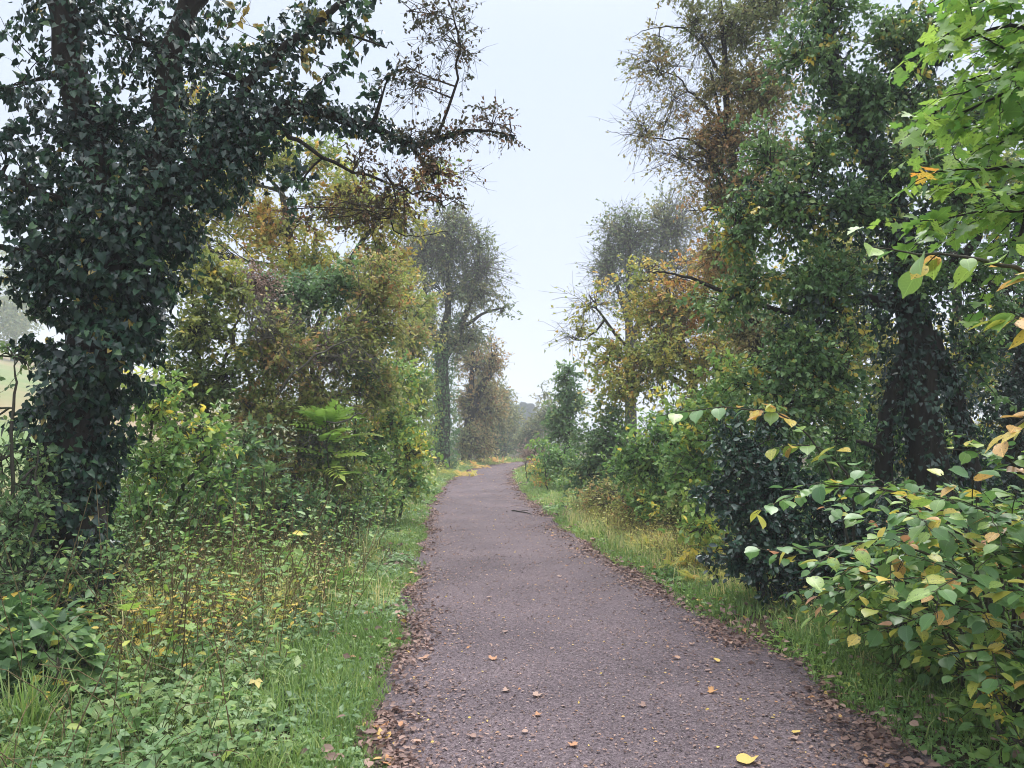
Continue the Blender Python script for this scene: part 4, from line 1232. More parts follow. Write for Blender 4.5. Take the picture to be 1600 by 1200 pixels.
sprays('sycamore_tree', 'maple boughs with bright green lobed leaves hanging into the top corner', 'tree', (4.3, 3.6, float(H(4.3, 3.6))), [
    [((4.3, 3.6, .2), 0, 0, .14), ((4.25, 3.6, 2.5), 0, 0, .11), ((3.9, 3.7, 3.6), 0, 0, .05), (1680, 60, 4.2, .02), (1570, 40, 4.1, .010), (1450, 90, 4.0, .003)],
    [((4.3, 3.6, .3), 0, 0, .12), ((4.2, 3.6, 2.4), 0, 0, .09), ((3.6, 3.7, 3.4), 0, 0, .03), (1640, 130, 4.0, .014), (1560, 150, 3.9, .008), (1470, 190, 3.9, .003)],
    [((4.3, 3.6, .3), 0, 0, .12), ((4.2, 3.6, 2.3), 0, 0, .08), ((3.5, 3.7, 3.0), 0, 0, .03), (1650, 250, 3.9, .012), (1570, 260, 3.8, .008), (1430, 270, 3.8, .003)],
    [((4.3, 3.6, .3), 0, 0, .12), ((4.2, 3.6, 2.2), 0, 0, .07), ((3.3, 3.7, 2.7), 0, 0, .025), (1620, 330, 3.8, .010), (1540, 330, 3.8, .006), (1440, 345, 3.8, .003)],
    [((4.3, 3.6, .3), 0, 0, .12), ((4.2, 3.6, 2.8), 0, 0, .08), ((3.9, 3.9, 4.0), 0, 0, .03), (1650, -40, 4.3, .012), (1560, -40, 4.2, .008), (1460, 10, 4.2, .003)],
    [((4.3, 3.6, .3), 0, 0, .12), ((4.2, 3.6, 2.6), 0, 0, .08), ((3.9, 3.8, 3.5), 0, 0, .03), (1660, 180, 4.3, .012), (1590, 90, 4.2, .008), (1500, 40, 4.2, .003)],
    [((4.3, 3.6, .3), 0, 0, .12), ((4.2, 3.6, 2.6), 0, 0, .08), ((3.9, 3.8, 3.5), 0, 0, .03), (1660, 230, 4.3, .012), (1590, 210, 4.2, .008), (1510, 240, 4.2, .003)],
    [((4.3, 3.6, .3), 0, 0, .12), ((4.2, 3.6, 2.7), 0, 0, .08), ((3.9, 3.8, 3.7), 0, 0, .03), (1640, 20, 4.5, .012), (1560, 100, 4.5, .008), (1490, 130, 4.5, .003)],
    [((4.3, 3.6, .3), 0, 0, .12), ((4.2, 3.6, 2.5), 0, 0, .08), ((3.9, 3.8, 3.3), 0, 0, .03), (1660, 330, 4.3, .012), (1600, 300, 4.3, .008), (1530, 330, 4.2, .003)],
    [((4.3, 3.6, .3), 0, 0, .12), ((4.2, 3.6, 2.9), 0, 0, .08), ((3.9, 3.9, 4.2), 0, 0, .03), (1640, 90, 4.6, .012), (1560, 180, 4.6, .008), (1500, 200, 4.6, .003)],
    [((4.3, 3.6, .3), 0, 0, .12), ((4.2, 3.6, 2.6), 0, 0, .08), ((3.7, 3.8, 3.5), 0, 0, .03), (1640, 70, 3.9, .012), (1580, 110, 3.9, .008), (1480, 150, 3.9, .003)],
    [((4.3, 3.6, .3), 0, 0, .12), ((4.2, 3.6, 2.6), 0, 0, .08), ((3.7, 3.8, 3.7), 0, 0, .03), (1640, 0, 4.0, .012), (1560, 10, 4.0, .008), (1470, 60, 4.0, .003)],
    [((4.3, 3.6, .3), 0, 0, .12), ((4.2, 3.6, 2.3), 0, 0, .08), ((3.6, 3.8, 3.0), 0, 0, .03), (1640, 290, 3.9, .012), (1590, 370, 3.9, .008), (1530, 400, 3.9, .003)],
    [((4.3, 3.6, .3), 0, 0, .12), ((4.2, 3.6, 2.5), 0, 0, .08), ((3.7, 3.9, 3.4), 0, 0, .03), (1650, 160, 4.1, .012), (1600, 190, 4.1, .008), (1520, 270, 4.1, .003)],
    [((4.3, 3.6, .3), 0, 0, .12), ((4.2, 3.6, 2.9), 0, 0, .08), ((3.9, 3.9, 4.3), 0, 0, .03), (1640, -60, 4.4, .012), (1580, -20, 4.4, .008), (1500, 20, 4.4, .003)],
], (0.086), 'maple', 'syc', 20, .5, .25, side=.38, top=300, stem='dark_bark', flat=.6, tint_fn=syc_tint, side_n=9)


# ================================================================== plants on the ground
def stalks(rng, x, y, h, k, ls, lean=.25, tb=.4, pair=True):
    """plants with leaves in tiers up a stem; returns stems (Pts, R) and leaves"""
    n = len(x)
    base = np.stack([x, y, H(x, y) - .01], 1)
    ln = rng.normal(0, 1, (n, 3)) * [1, 1, 0] * lean
    t = np.linspace(0, 1, 4)[None, :, None]
    S = base[:, None] + (UP * t + ln[:, None] * t ** 2) * h[:, None, None]
    R = np.linspace(1, .4, 4)[None] * (.0025 + .003 * h[:, None])
    q = n * k
    pi = np.repeat(np.arange(n), k)
    lvl = np.tile((np.arange(k) + .6) / k, n)
    tt = np.clip(lvl + rng.uniform(-.5, .5, q) / k, .12, 1)
    p = base[pi] + (UP * tt[:, None] + ln[pi] * (tt ** 2)[:, None]) * h[pi][:, None]
    th = np.tile(np.arange(k) * 1.57, n) + rng.uniform(0, 6.28, n)[pi] + rng.normal(0, .5, q)
    d = np.stack([np.cos(th), np.sin(th), rng.normal(-.1, .3, q)], 1)
    nn = norm(UP + rng.normal(0, .35, (q, 3)))
    s = ls * (1.15 - .5 * tt) * rng.uniform(.6, 1.25, q) * rng.uniform(.5, 1.25, n)[pi]
    p = p + norm(d) * (s * .35)[:, None]
    tint = np.clip(tb[pi] + rng.normal(0, .13, q), 0, 1) if isinstance(tb, np.ndarray) else np.clip(tb + rng.normal(0, .13, n)[pi] + rng.normal(0, .12, q), 0, 1)
    return (S, R), [p, d, nn, s, tint]


def depth_sample(rng, n, y0, y1, pw=1.0):
    u = rng.uniform(0, 1, n)
    return y0 * (y1 / y0) ** (u ** pw)


def side_x(side, y, off):
    return xl(y) - off if side < 0 else xr(y) + off


def ground_cover(name, label, side, seed, n_low, n_tall, maxoff, hmax):
    rng = np.random.default_rng(seed)
    SS, RR, LV = [], [], []
    # low herbs against the verge
    y = depth_sample(rng, n_low, 2.2, 40)
    off = .12 + rng.uniform(0, 1, n_low) ** 1.3 * 2.2
    x = side_x(side, y, off)
    keep = vnoise(x * 2.2, y * 2.2, 3) > -.45
    x, y, off = x[keep], y[keep], off[keep]
    h = (.03 + .07 * off) * rng.uniform(.6, 1.3, len(x)) * (1 + .02 * y)
    s1, l1 = stalks(rng, x, y, h, 5, .062, .5, np.clip(.48 + .3 * vnoise(x * 1.5, y * 1.5, 1), 0, .95))
    l1[3] *= (1 + .045 * l1[0][:, 1])
    # taller nettles and brambles behind
    y = depth_sample(rng, n_tall, 2.3, 26)
    off = (.6 if side < 0 else .9) + rng.uniform(0, 1, n_tall) ** .9 * maxoff
    x = side_x(side, y, off)
    big = .5 + .5 * vnoise(x * 1.3, y * 1.3, 7)
    h = np.minimum(.16 + .30 * (off - .6), hmax) * (.45 + .9 * big) * rng.uniform(.6, 1.25, n_tall)
    if side < 0:
        h = np.where((y < 6.2) & (x < -1.9), h * .5, h)
    s2, l2 = stalks(rng, x, y, h, 10, .095, .4, np.clip(.48 + .34 * vnoise(x * .9, y * .9, 5), 0, .97))
    l2[3] *= (1 + .02 * l2[0][:, 1])
    lv = join_lv(l1, l2)
    nr = lv[0][:, 1] < 6.5
    tri = nr & (rng.uniform(0, 1, len(nr)) < .6)
    V1, T1, t1 = leaf_geom(*sub_lv(lv, tri), 'trefoil')
    V2, T2, t2 = leaf_geom(*sub_lv(lv, ~tri), 'diamond')
    V, T, t = np.concatenate([V1, V2]), np.concatenate([T1, T2 + len(V1)]), np.concatenate([t1, t2])
    o = link(name, mesh_from(name, V, T, M['dull'] if side < 0 else M['green'], None, t), kind='stuff')
    o['label'] = label
    sv = tubes(s2[0][:, ::3], s2[1][:, ::3], 3)
    st = link('stems', mesh_from('stems', *sv, M['green_stem']), o)
    st['kind'] = 'stuff'
    return o


ground_cover('undergrowth', 'mixed nettles brambles and low herbs along the left bank of the path', -1, 11, 9500, 6800, 5.5, .95)
ground_cover('undergrowth', 'nettles and low leafy herbs along the right bank under the hazel and hedge', 1, 12, 7000, 3200, 3.5, .6)


def grass_band(name, label, side, seed, n, tuft):
    rng = np.random.default_rng(seed)
    y = depth_sample(rng, n, 2.2, 48)
    off = np.abs(rng.normal(.05, .55, n)) + .02
    if tuft:
        off = .02 + rng.uniform(0, 1, n) ** 1.7 * (1.0 if side < 0 else 1.2)
    x = side_x(side, y, off)
    keep = vnoise(x * 2.6, y * 1.1, 9 + side) > -.05 + .25 * rng.normal(0, 1, n)
    x, y, off = x[keep], y[keep], off[keep]
    m = len(x)
    h = (.05 + .06 * np.clip(off, 0, 1.2)) * rng.uniform(.6, 1.7, m) * (1 + .025 * y)
    w = .0035 * (1 + .09 * y) * rng.uniform(.7, 1.3, m)
    th = rng.uniform(0, 6.28, m)
    a = np.stack([np.cos(th), np.sin(th), np.zeros(m)], 1)
    l = np.stack([-np.sin(th), np.cos(th), np.zeros(m)], 1) * (h * rng.uniform(.2, .9, m))[:, None]
    b = np.stack([x, y, H(x, y) - .01], 1)
    z = UP * h[:, None]
    wv = a * w[:, None]
    V = np.stack([b - wv, b + wv, b + z * .6 + l * .35 + wv * .7, b + z * .6 + l * .35 - wv * .7, b + z * .95 + l], 1).reshape(-1, 3)
    k = (np.arange(m) * 5)[:, None]
    T = np.concatenate([k + [0, 1, 2], k + [0, 2, 3], k + [3, 2, 4]])
    t = np.clip(.42 + .2 * vnoise(x, y, 2) + rng.normal(0, .17, m) + .006 * y, 0, 1)
    o = link(name, mesh_from(name, V, T, M['grass'], None, np.repeat(t, 5)), kind='stuff')
    o['label'] = label
    return o


grass_band('grass', 'short bright grass on the verge left of the path', -1, 21, 52000, True)
grass_band('grass', 'short bright grass on the verge right of the path', 1, 22, 48000, True)


# long grass in the near left corner, individual dead stalks, ferns
def frond_clump(name, label, cat, px, d, n, size, mat, tb, seed, rise=.9, shape='fern', part='frond', lift=0.0):
    rng = np.random.default_rng(seed)
    b = base_of(px, d)
    root = thing(name, label, cat, b)
    th = rng.uniform(0, 6.28, n)
    r0 = rng.uniform(0, 1, n) ** .7 * (.16 + .016 * d)
    p = b + np.stack([np.cos(th) * r0, np.sin(th) * r0, rng.uniform(.0, .35, n) * size + lift * rng.uniform(.2, 1, n)], 1)
    if lift:
        st = np.stack([np.broadcast_to(b, p.shape), p], 1)
        put_wood('stem', [tubes(st, np.full((n, 2), .0025), 4)], M['green_stem'], b, root)
    th = rng.uniform(0, 6.28, n)
    d_ = np.stack([np.cos(th), np.sin(th), rng.uniform(-.3, rise, n) * 1.4], 1)
    lv = [p, d_, norm(UP + norm(d_) * -.2 + rng.normal(0, .45, (n, 3))), size * rng.uniform(.6, 1.15, n), np.clip(rng.normal(tb, .15, n), 0, 1)]
    from mathutils import Matrix
    me = leaf_variants(shape, M[mat])
    dd, cc, nn = leaf_frames(lv[1], lv[2])
    for i in range(n):
        o = bpy.data.objects.new(part, me[min(9, int(lv[4][i] * 10))])
        q, s = lv[0][i] - b, lv[3][i]
        o.parent = root
        o.matrix_local = Matrix([[dd[i, k] * s, cc[i, k] * s, nn[i, k] * s, q[k]] for k in range(3)] + [[0, 0, 0, 1]])
        COL.objects.link(o)


for i, (px, d, n, sz, tb, lab) in enumerate((
        (1075, 9.0, 30, .42, .5, 'golden yellow fern clump nearest the holly'), (1030, 10.6, 26, .42, .55, 'golden fern clump second along from the holly'),
        (1045, 11.5, 22, .45, .95, 'rusty brown fern clump behind the golden ones'), (960, 13.8, 24, .45, .45, 'yellow green fern clump farthest from the holly'),
        (1110, 8.2, 20, .34, .4, 'small yellow green fern clump at the foot of the holly'), (990, 12.6, 20, .4, .65, 'tawny fern clump between the two golden ones'))):
    frond_clump('bracken_fern', lab, 'fern', px, d, n * 2, sz * .5, 'gold', tb, 60 + i, 1.5)
frond_clump('bracken_fern', 'tawny fern clump below the far tall tree where the verge begins', 'fern', 722, 30, 40, .4, 'gold', .6, 71)
frond_clump('bracken_fern', 'orange brown fern clump under the leaning tree', 'fern', 740, 37, 40, .42, 'gold', .8, 72)
frond_clump('bracken_fern', 'pale pinkish fern clump farthest round the bend', 'fern', 770, 43, 40, .45, 'gold', .9, 73)
frond_clump('male_fern', 'green fern clump on the left bank below the lime sapling', 'fern', 470, 7.6, 22, .4, 'green', .6, 74)
frond_clump('male_fern', 'yellowing fern clump at the foot of the ivy trunk', 'fern', 205, 6.1, 18, .36, 'green', .9, 75)


for px, d, n, sz, tb, lab in ((85, 5.0, 14, .10, .9, 'yellow green lobed seedling leaves low against the dark ivy trunk'), (215, 5.6, 14, .10, .93, 'yellow lobed seedling leaves beside the ivy trunk foot'),
                              (250, 7.4, 12, .12, .88, 'pale yellow green lobed seedling in front of the leafy elder'), (260, 4.6, 12, .09, .7, 'green lobed seedling among the near nettles')):
    frond_clump('sycamore_seedling', lab, 'seedling', px, d, n, sz, 'syc', tb, 300 + px, 1.0, 'maple', 'leaf', .5)


def ivy_mound():
    rng = np.random.default_rng(81)
    b = base_of(40, 4.3) + [0, 0, .08]
    root = thing('ivy_mound', 'low mound of blue green ivy leaves in the near corner below the ivy tree', 'ivy', b)
    n = 1500
    u = norm(rng.normal(0, 1, (n, 3)))
    u[:, 2] = np.abs(u[:, 2])
    R = np.array([.42, .4, .46]) * (1 + .15 * np.sin(u[:, :1] * 9) * np.cos(u[:, 1:2] * 7))
    p = b + u * R * rng.uniform(.85, 1.06, (n, 1))
    lv = [p, norm(u * .7 - UP * .5 + rng.normal(0, .5, (n, 3))), norm(u + UP * .8 + rng.normal(0, .3, (n, 3))), .085 * rng.uniform(.5, 1.15, n), np.clip(rng.normal(.45, .2, n), 0, .9)]
    idx = biggest_in_view(lv, 220, rng)
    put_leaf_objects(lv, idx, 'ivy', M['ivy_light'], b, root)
    put_leaves('ivy', sub_lv(lv, np.setdiff1d(np.arange(n), idx)), 'ivy', M['ivy_light'], b, root, 'stuff')
    st = np.stack([np.stack([b + UP * .0, b + v * R[0] * .5, b + v * R[0] * .9]) for v in u[:40]])
    put_wood('stems', [tubes(st, np.full((40, 3), .004), 4)], M['bark'], b, root)


ivy_mound()



def dead_stalk(px, d, top, lean, label, mat, r=.006):
    rng = next_rng()
    b = base_of(px, d)
    root = thing('dead_stalk', label, 'plant stalk', b, 'dead stalks on the left bank')
    l = px_limb([(px, None, d, r), (px + lean * .3, (top + 900) / 2 + 30, d, r * .8), (px + lean, top, d, r * .4)], 10, rng, .008)
    put_limb('stem', l, b, root, M[mat], 6)
    S = []
    for k in range(6):
        i = 4 + k % 6
        v = norm(rng.normal(0, 1, 3) + UP * .8)
        S.append(np.stack([l[i, :3], l[i, :3] + v * .06, l[i, :3] + v * .12 + UP * .03]))
    put_wood('side_shoots', [tubes(np.array(S), np.full((6, 3), .002), 4)], M[mat], b, root)


for a in ((232, 4.9, 980, 20, 'straw pale bent stalk nearest the ivy mound', 'stem'), (288, 5.2, 950, -4, 'thin dark upright stalk among the nettles', 'twig'), (176, 4.6, 1045, 24, 'short pale leaning stalk beside the ivy mound', 'stem'),
          (308, 6.6, 905, 4, 'dark red brown stalk by the dry grass patch', 'twig'), (440, 7.4, 850, -10, 'thin dark bare stalk before the bramble hollow', 'twig'), (540, 9.2, 800, 14, 'slim bare brown stalk on the verge by the dull sapling', 'twig'),
          (385, 6.4, 900, 30, 'tawny leaning stalk in the middle of the left bank', 'stem'), (95, 4.0, 1100, -12, 'dark thin stalk rising from the near corner grass', 'twig')):
    dead_stalk(*a)


# dry tawny plants in the middle of the left bank
def weed_patch(name, label, seed, n, cx, cyy, sx, sy, h0, h1, mt, tb, ls=.05, shape='diamond', side=-1, k=7):
    rng = np.random.default_rng(seed)
    y = rng.normal(cyy, sy, n)
    x = cx(y) + rng.normal(0, sx, n)
    off = (xl(y) - x) if side < 0 else (x - xr(y))
    keep = (off > .45) & (y > 2.5)
    x, y = x[keep], y[keep]
    s, lv = stalks(rng, x, y, rng.uniform(h0, h1, len(x)), k, ls, .35, tb)
    V, T, t = leaf_geom(*lv, shape)
    o = link(name, mesh_from(name, V, T, M[mt], None, t), kind='stuff')
    o['label'] = label
    link('stems', mesh_from('stems', *tubes(s[0][:, ::3], s[1][:, ::3], 3), M['stem']), o, 'stuff')


weed_patch('dry_undergrowth', 'dry tawny weeds in the middle of the left bank', 91, 520, lambda y: -2.9 + 0 * y, 7.4, .7, 1.0, .25, .8, 'haw', .75)
weed_patch('dry_undergrowth', 'yellowing weeds round the foot of the ivy tree', 92, 300, lambda y: -2.5 + 0 * y, 5.9, .45, .7, .15, .45, 'olive', .85, .07, 'oval')
weed_patch('dry_undergrowth', 'reddish brown weeds at the edge of the left grass strip', 93, 160, lambda y: xl(y) - 1.1, 7.0, .25, 1.2, .15, .45, 'rust', .7)
weed_patch('verge_weeds', 'straw yellow weeds along the right verge before the holly', 94, 1500, lambda y: xr(y) + 1.0, 11.5, .4, 2.6, .12, .45, 'gold', .45, .06, 'diamond', 1)
weed_patch('verge_weeds', 'low mixed weeds on the far verge round the bend', 97, 900, lambda y: xl(y) - 1.0, 30, .5, 8, .15, .6, 'gold', .3, .11, 'diamond', -1)
weed_patch('bank_brambles', 'taller green brambles rising to the thicket on the left bank', 98, 900, lambda y: xl(y) - 2.2, 8.5, .8, 2.6, .4, 1.2, 'green', .5, .085, 'oval', -1, 12)


def dry_stems(name, label, side, seed, n):
    rng = np.random.default_rng(seed)
    y = depth_sample(rng, n, 2.6, 16)
    x = side_x(side, y, .5 + rng.uniform(0, 1, n) ** .8 * 4.5)
    h = rng.uniform(.15, .95, n) * np.clip(.35 + np.abs(x - side_x(side, y, 0)) * .35, .3, 1)
    ln = rng.normal(0, 1, (n, 3)) * [1, 1, 0] * .5
    t = np.linspace(0, 1, 5)[None, :, None]
    b = np.stack([x, y, H(x, y) - .02], 1)
    S = b[:, None] + (UP * (t - .25 * t ** 3) + ln[:, None] * t ** 2) * h[:, None, None]
    V, T = tubes(S, np.linspace(1, .5, 5)[None] * rng.uniform(.0015, .0045, (n, 1)), 3)
    o = link(name, mesh_from(name, V, T, M['stem']), kind='stuff')
    o['label'] = label


dry_stems('dry_weed_stems', 'thin straw coloured dead stems sticking out of the left bank', -1, 95, 1500)
dry_stems('dry_weed_stems', 'thin straw coloured dead stems along the right bank', 1, 96, 800)


def long_grass(name, label, seed, n, cx, cyy, sx, sy, h, tb):
    rng = np.random.default_rng(seed)
    g_ = max(8, n // 26)
    gy, gx_ = rng.normal(cyy, sy, g_), rng.normal(0, sx, g_)
    gi = rng.integers(0, g_, n)
    y = gy[gi] + rng.normal(0, .06, n)
    x = cx(y) + gx_[gi] + rng.normal(0, .06, n)
    kp = (x < xl(y) - .12) | (x > xr(y) + .12)
    x, y, gi = x[kp], y[kp], gi[kp]
    n = len(x)
    hh = h * rng.uniform(.5, 1.2, n) * rng.uniform(.6, 1.2, g_)[gi]
    th = rng.uniform(0, 6.28, n)
    b = np.stack([x, y, H(x, y) - .02], 1)
    a = np.stack([-np.sin(th), np.cos(th), np.zeros(n)], 1) * .0032
    l = np.stack([np.cos(th), np.sin(th), np.zeros(n)], 1) * (hh * rng.uniform(.2, 1.0, n))[:, None]
    z = UP * hh[:, None]
    V = np.stack([b - a, b + a, b + z * .6 + l * .3 + a * .8, b + z * .6 + l * .3 - a * .8, b + z * .8 + l], 1).reshape(-1, 3)
    k = (np.arange(n) * 5)[:, None]
    T = np.concatenate([k + [0, 1, 2], k + [0, 2, 3], k + [3, 2, 4]])
    o = link(name, mesh_from(name, V, T, M['grass'], None, np.repeat(np.clip(rng.normal(tb, .14, n), 0, 1), 5)), kind='stuff')
    o['label'] = label


long_grass('dry_grass', 'straw coloured long grass among the weeds of the left bank', 401, 2400, lambda y: -2.6 + 0 * y, 7.6, .7, 1.3, .5, .9)
long_grass('long_grass', 'long green grass hanging over the left bank near the camera', 402, 2600, lambda y: xl(y) - 1.3, 4.6, .7, .9, .24, .5)
long_grass('dry_grass', 'straw coloured grass along the right verge by the holly', 403, 4500, lambda y: xr(y) + .8, 11, .35, 2.8, .34, .88)
long_grass('long_grass', 'long green grass below the hazel on the right verge', 404, 1500, lambda y: xr(y) + .6, 5.2, .3, 1.0, .2, .4)


def tuft(px, d, n, h, label, seed):
    rng = np.random.default_rng(seed)
    b = base_of(px, d)
    th = rng.uniform(0, 6.28, n)
    hh = h * rng.uniform(.5, 1.1, n)
    base = b + np.stack([rng.normal(0, .07, n), rng.normal(0, .07, n), np.full(n, -.02)], 1)
    a = np.stack([-np.sin(th), np.cos(th), np.zeros(n)], 1) * .004
    l = np.stack([np.cos(th), np.sin(th), np.zeros(n)], 1) * (hh * rng.uniform(.2, .9, n))[:, None]
    z = UP * hh[:, None]
    V = np.stack([base - a, base + a, base + z * .5 + l * .25 + a, base + z * .5 + l * .25 - a, base + z * .85 + l * .65 + a * .6, base + z * .85 + l * .65 - a * .6, base + z * .9 + l * 1.15], 1).reshape(-1, 3)
    k = (np.arange(n) * 7)[:, None]
    T = np.concatenate([k + [0, 1, 2], k + [0, 2, 3], k + [3, 2, 4], k + [3, 4, 5], k + [5, 4, 6]])
    me = mesh_from('grass_tuft', V, T, M['grass'], b, np.repeat(np.clip(rng.normal(.5, .2, n), 0, 1), 7))
    o = link('grass_tuft', me)
    o.location = b
    o['label'] = label
    o['category'] = 'grass'


tuft(60, 3.8, 130, .42, 'tall pale grass tuft in the near left corner', 1)
tuft(140, 4.6, 110, .38, 'dark green arching grass tuft beside the ivy mound', 2)
tuft(20, 3.4, 90, .3, 'short yellowish grass tuft at the very corner', 3)


# ------------------------------------------------------------------ fallen leaves
def litter():
    rng = np.random.default_rng(31)
    P_, D_, N_, S_, T_ = [], [], [], [], []

    def add(n, xf, size, tb, tsd, lift=.006, tilt=.3, y0=2.2, y1=46, pw=1.0, clump=True):
        y = depth_sample(rng, n, y0, y1, pw)
        x = xf(y, n)
        if clump:
            kp = vnoise(x * 2.5, y * 1.3, 4) + .5 * vnoise(x * 6, y * 5, 8) > rng.normal(-.15, .3, n)
            x, y = x[kp], y[kp]
            n = len(x)
        th = rng.uniform(0, 6.28, n)
        d = np.stack([np.cos(th), np.sin(th), rng.normal(0, tilt * .5, n)], 1)
        s = size * rng.uniform(.45, 1.35, n) * (1 + .035 * y)
        P_.append(np.stack([x, y, gz(x, y) + lift * rng.uniform(.4, 1.6, n)], 1) - d * s[:, None] * .5 * [1, 1, 0])
        D_.append(d)
        N_.append(norm(UP + rng.normal(0, tilt, (n, 3))))
        S_.append(s)
        T_.append(np.clip(rng.normal(tb, tsd, n), 0, 1))
    # drifts along both edges, thin scatter across the middle
    add(9000, lambda y, n: xl(y) + rng.normal(.02, .085, n), .034, .42, .2, .014, .5)
    add(5000, lambda y, n: xl(y) + np.abs(rng.normal(0, .28, n)), .022, .42, .2, .005, .3)
    add(14000, lambda y, n: xr(y) - rng.normal(.03, .12, n), .034, .42, .2, .014, .5)
    add(9000, lambda y, n: xr(y) - np.abs(rng.normal(0, .42, n)), .022, .42, .2, .005, .3)
    add(17000, lambda y, n: xl(y) + (xr(y) - xl(y)) * rng.uniform(0, 1, n), .016, .4, .3, .004, .3, clump=False)
    add(2500, lambda y, n: xl(y) + (xr(y) - xl(y)) * rng.uniform(0, 1, n), .02, .5, .3, .005, .35, 5, 46, .8)
    add(1500, lambda y, n: xr(y) + np.abs(rng.normal(0, .5, n)), .05, .6, .22, .05, .6)
    add(900, lambda y, n: xl(y) - np.abs(rng.normal(0, .5, n)), .05, .6, .22, .05, .6)
    lv = [np.concatenate(z) for z in (P_, D_, N_, S_, T_)]
    nr = lv[0][:, 1] < 5
    V1, T1, t1 = leaf_geom(*sub_lv(lv, nr), 'oval')
    V2, T2, t2 = leaf_geom(*sub_lv(lv, ~nr), 'diamond')
    V, T, t = np.concatenate([V1, V2]), np.concatenate([T1, T2 + len(V1)]), np.concatenate([t1, t2])
    o = link('leaf_litter', mesh_from('leaf_litter', V, T, M['litter'], None, t), kind='stuff')
    o['label'] = 'brown leaf litter drifted along both edges of the path'


litter()

# gravel chips pressed into the near path
rng = np.random.default_rng(41)
n = 9000
y = depth_sample(rng, n, 2.4, 11)
x = xl(y) + (xr(y) - xl(y)) * rng.uniform(0, 1, n)
s = rng.uniform(.002, .006, n) * (1 + .05 * y)
oct_ = np.array([[1, 0, 0], [0, 1, 0], [-1, 0, 0], [0, -1, 0], [0, 0, .7]])
th = rng.uniform(0, 6.28, n)
ct, st = np.cos(th), np.sin(th)
V = np.stack([ct[:, None] * oct_[:, 0] - st[:, None] * oct_[:, 1] * .7, st[:, None] * oct_[:, 0] + ct[:, None] * oct_[:, 1] * .7, np.broadcast_to(oct_[:, 2], (n, 5))], -1) * s[:, None, None]
V = V + np.stack([x, y, pathz(x, y) - .002], 1)[:, None]
T = (np.array([[0, 1, 4], [1, 2, 4], [2, 3, 4], [3, 0, 4]])[None] + (np.arange(n) * 5)[:, None, None]).reshape(-1, 3)
chip = leaf_mat('stone chip', [(0, (.05, .04, .042)), (.5, (.15, .12, .125)), (.85, (.22, .18, .18)), (1, (.36, .32, .31))], .8, 0)
o = link('gravel', mesh_from('gravel', V.reshape(-1, 3), T, chip, None, np.repeat(rng.uniform(0, 1, n), 5)), kind='stuff')
o['label'] = 'small stone chips in the worn surface of the path'


def fallen(px, py, size, tint, label, shape='hazel', group=None, ang=None):
    v = FWD * 1200 + np.array([px - 800.0, 0, 0]) + CUP * (600.0 - py)
    p = CAM + v * (CAM_Z / -v[2])
    z = float(gz(p[0], p[1])) + .008
    p = CAM + v * ((CAM_Z - z) / -v[2])
    th = rng.uniform(0, 6.28) if ang is None else ang
    d = np.array([[math.cos(th), math.sin(th), rng.normal(0, .08)]])
    nn = norm(np.array([[rng.normal(0, .15), rng.normal(0, .15), 1.0]]))
    V0, T0 = LEAF[shape]
    Vv, Tt, t = leaf_geom(-d * size * .4, d, nn, np.array([size]), np.array([tint]), shape)
    Vv[:, 2] = np.abs(Vv[:, 2]) * 1.4
    o = link('fallen_leaf', mesh_from('fallen_leaf', Vv, Tt, M['litter'], None, t))
    o.location = (p[0], p[1], z - .002)
    o['label'] = label
    o['category'] = 'leaf'
    o['group'] = group or 'single fallen leaves'


fallen(1165, 1187, .105, 1.0, 'broad yellow fallen leaf nearest the camera on the path', ang=-.15)
fallen(1243, 1143, .05, 1.0, 'small bright yellow leaf on the tarmac near the right litter', ang=.3)
fallen(1240, 1153, .045, .75, 'pale buff leaf lying just below the small yellow one', ang=.0)
fallen(600, 1150, .10, .97, 'large amber leaf lying on the left edge litter', ang=2.2)
fallen(612, 1190, .10, .93, 'curled orange leaf at the bottom of the left edge', 'maple')
fallen(597, 1134, .08, .92, 'rust orange leaf just above the large amber one', 'maple')
fallen(771, 1028, .06, .9, 'rusty leaf alone on the tarmac left of the middle', 'maple')
fallen(663, 1028, .07, .86, 'brown orange leaf inside the left edge of the path', 'maple')
fallen(840, 1085, .06, .8, 'pale buff lobed leaf in the middle of the path', 'maple')
fallen(1114, 1080, .06, .94, 'orange leaf on the tarmac before the right litter', 'maple')
fallen(1120, 1032, .06, 1.0, 'yellow leaf lying flat farther up near the right litter')
fallen(1058, 1027, .06, .85, 'long tan leaf beside the middle of the path', 'hazel')
fallen(1360, 1192, .08, .84, 'tan leaf at the bottom among the right litter')
fallen(1335, 1082, .07, .97, 'pale yellow leaf on the right litter under the hazel', ang=0.)
fallen(895, 1163, .05, .9, 'orange brown leaf on the near middle of the path', 'maple')
fallen(790, 1078, .05, .8, 'light tan scrap of leaf left of the path middle', 'maple')
fallen(652, 1157, .05, .82, 'pale tan leaf on the tarmac beside the large amber one')
fallen(370, 1160, .10, 1.0, 'yellow lobed leaf caught on the left bank herbs', 'maple')
for k in range(32):
    u = rng.uniform(0, 1)
    yy = rng.uniform(760, 1190)
    dd = 1920 / (yy - 680)
    xx = xl(dd) + (xr(dd) - xl(dd)) * rng.choice([rng.uniform(0, .1), rng.uniform(.8, .99), rng.uniform(.1, .9)])
    fallen(800 + 1200 * xx / dd, yy, rng.uniform(.03, .055), rng.uniform(.4, .93), 'small brown autumn leaf lying on the tarmac of the path', rng.choice(['hazel', 'maple']), 'brown leaves on the path')

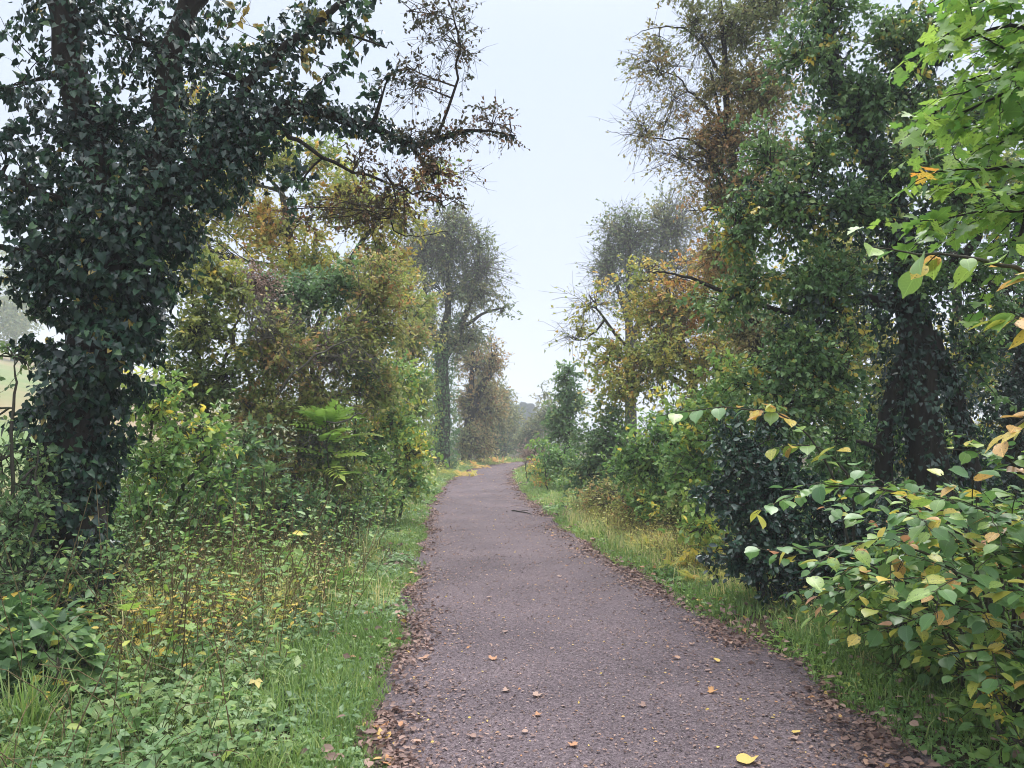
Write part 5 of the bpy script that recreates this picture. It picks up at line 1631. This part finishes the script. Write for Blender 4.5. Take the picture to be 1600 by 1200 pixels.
# the twig lying on the path
tw = [(800, 798, .009), (815, 800, .008), (830, 803, .005)]
b0 = P(815, 798, 16)
pts = []
for px, py, r_ in tw:
    v = FWD * 1200 + np.array([px - 800.0, 0, 0]) + CUP * (600.0 - py)
    q = CAM + v * ((CAM_Z - .04) / -v[2])
    pts.append([q[0], q[1], float(gz(q[0], q[1])) + .012, r_ * 1.6])
l = resample(pts, 8, rng, .01)
b0 = l[0, :3].copy()
root = thing('fallen_twig', 'dark fallen twig lying at the right edge of the path', 'twig', b0)
put_limb('stem', l, b0, root, M['dark_bark'], 6)
k = np.stack([l[3, :3], l[3, :3] + [.08, .1, .02], l[3, :3] + [.18, .14, .01]])[None]
V, T = tubes(k, np.full((1, 3), .006), 5)
link('side_shoot', mesh_from('side_shoot', V, T, M['dark_bark'], b0), root)

# ------------------------------------------------------------------ misty trees on the hillside beyond the field
for i, (x, y, h, lab) in enumerate(((-62, 95, 11, 'misty round hillside tree beyond the field, beside the ivy trunk'), (-74, 98, 13, 'misty taller hillside tree at the edge beyond the field'),
                                    (-52, 100, 10, 'misty hillside tree hidden mostly behind the ivy trunk'), (-86, 110, 14, 'farthest misty hillside tree above the field'))):
    rng = next_rng()
    b = np.array([x, y, float(H(x, y))])
    root = thing('hillside_tree', lab, 'tree', b, 'misty trees above the field')
    l = resample([[x, y, b[2] - .2, .3], [x + .2, y, b[2] + h * .5, .2], [x, y, b[2] + h * .9, .05]], 8)
    put_limb('trunk', l, b, root, M['bark'], 6)
    n = 5000
    u = norm(rng.normal(0, 1, (n, 3)))
    lobe = rng.integers(0, 7, n)
    cc = np.stack([rng.normal(0, h * .2, 7), rng.normal(0, h * .2, 7), rng.uniform(h * .35, h * .8, 7)], 1)
    pos = b + cc[lobe] + u * h * .24 * rng.uniform(.5, 1, (n, 1)) ** .5
    put_leaves('crown', [pos, norm(rng.normal(0, 1, (n, 3))), norm(rng.normal(0, .6, (n, 3)) + UP), rng.uniform(.3, .6, n), np.clip(rng.normal(.5, .2, n), 0, 1)], 'diamond', M['ash_far'], b, root)

# ------------------------------------------------------------------ the mist
hx0, hx1, hy0, hy1, hz0, hz1 = -520, 520, -130, 640, -1.6, 40
Vh = np.array([[x, y, z] for z in (hz0, hz1) for y in (hy0, hy1) for x in (hx0, hx1)], float)
Qh = np.array([[0, 2, 3, 1], [4, 5, 7, 6], [0, 1, 5, 4], [2, 6, 7, 3], [0, 4, 6, 2], [1, 3, 7, 5]])
hm = bpy.data.materials.new('pale mist')
nt, N, L = nodes(hm)
oo = N.new('ShaderNodeOutputMaterial')
pv = N.new('ShaderNodeVolumePrincipled')
pv.inputs['Color'].default_value = (.90, .94, 1.0, 1)
pv.inputs['Density'].default_value = .0025
pv.inputs['Anisotropy'].default_value = .0
L.new(pv.outputs[0], oo.inputs['Volume'])
link('haze', mesh_from('haze', Vh, Qh, hm), kind='stuff')
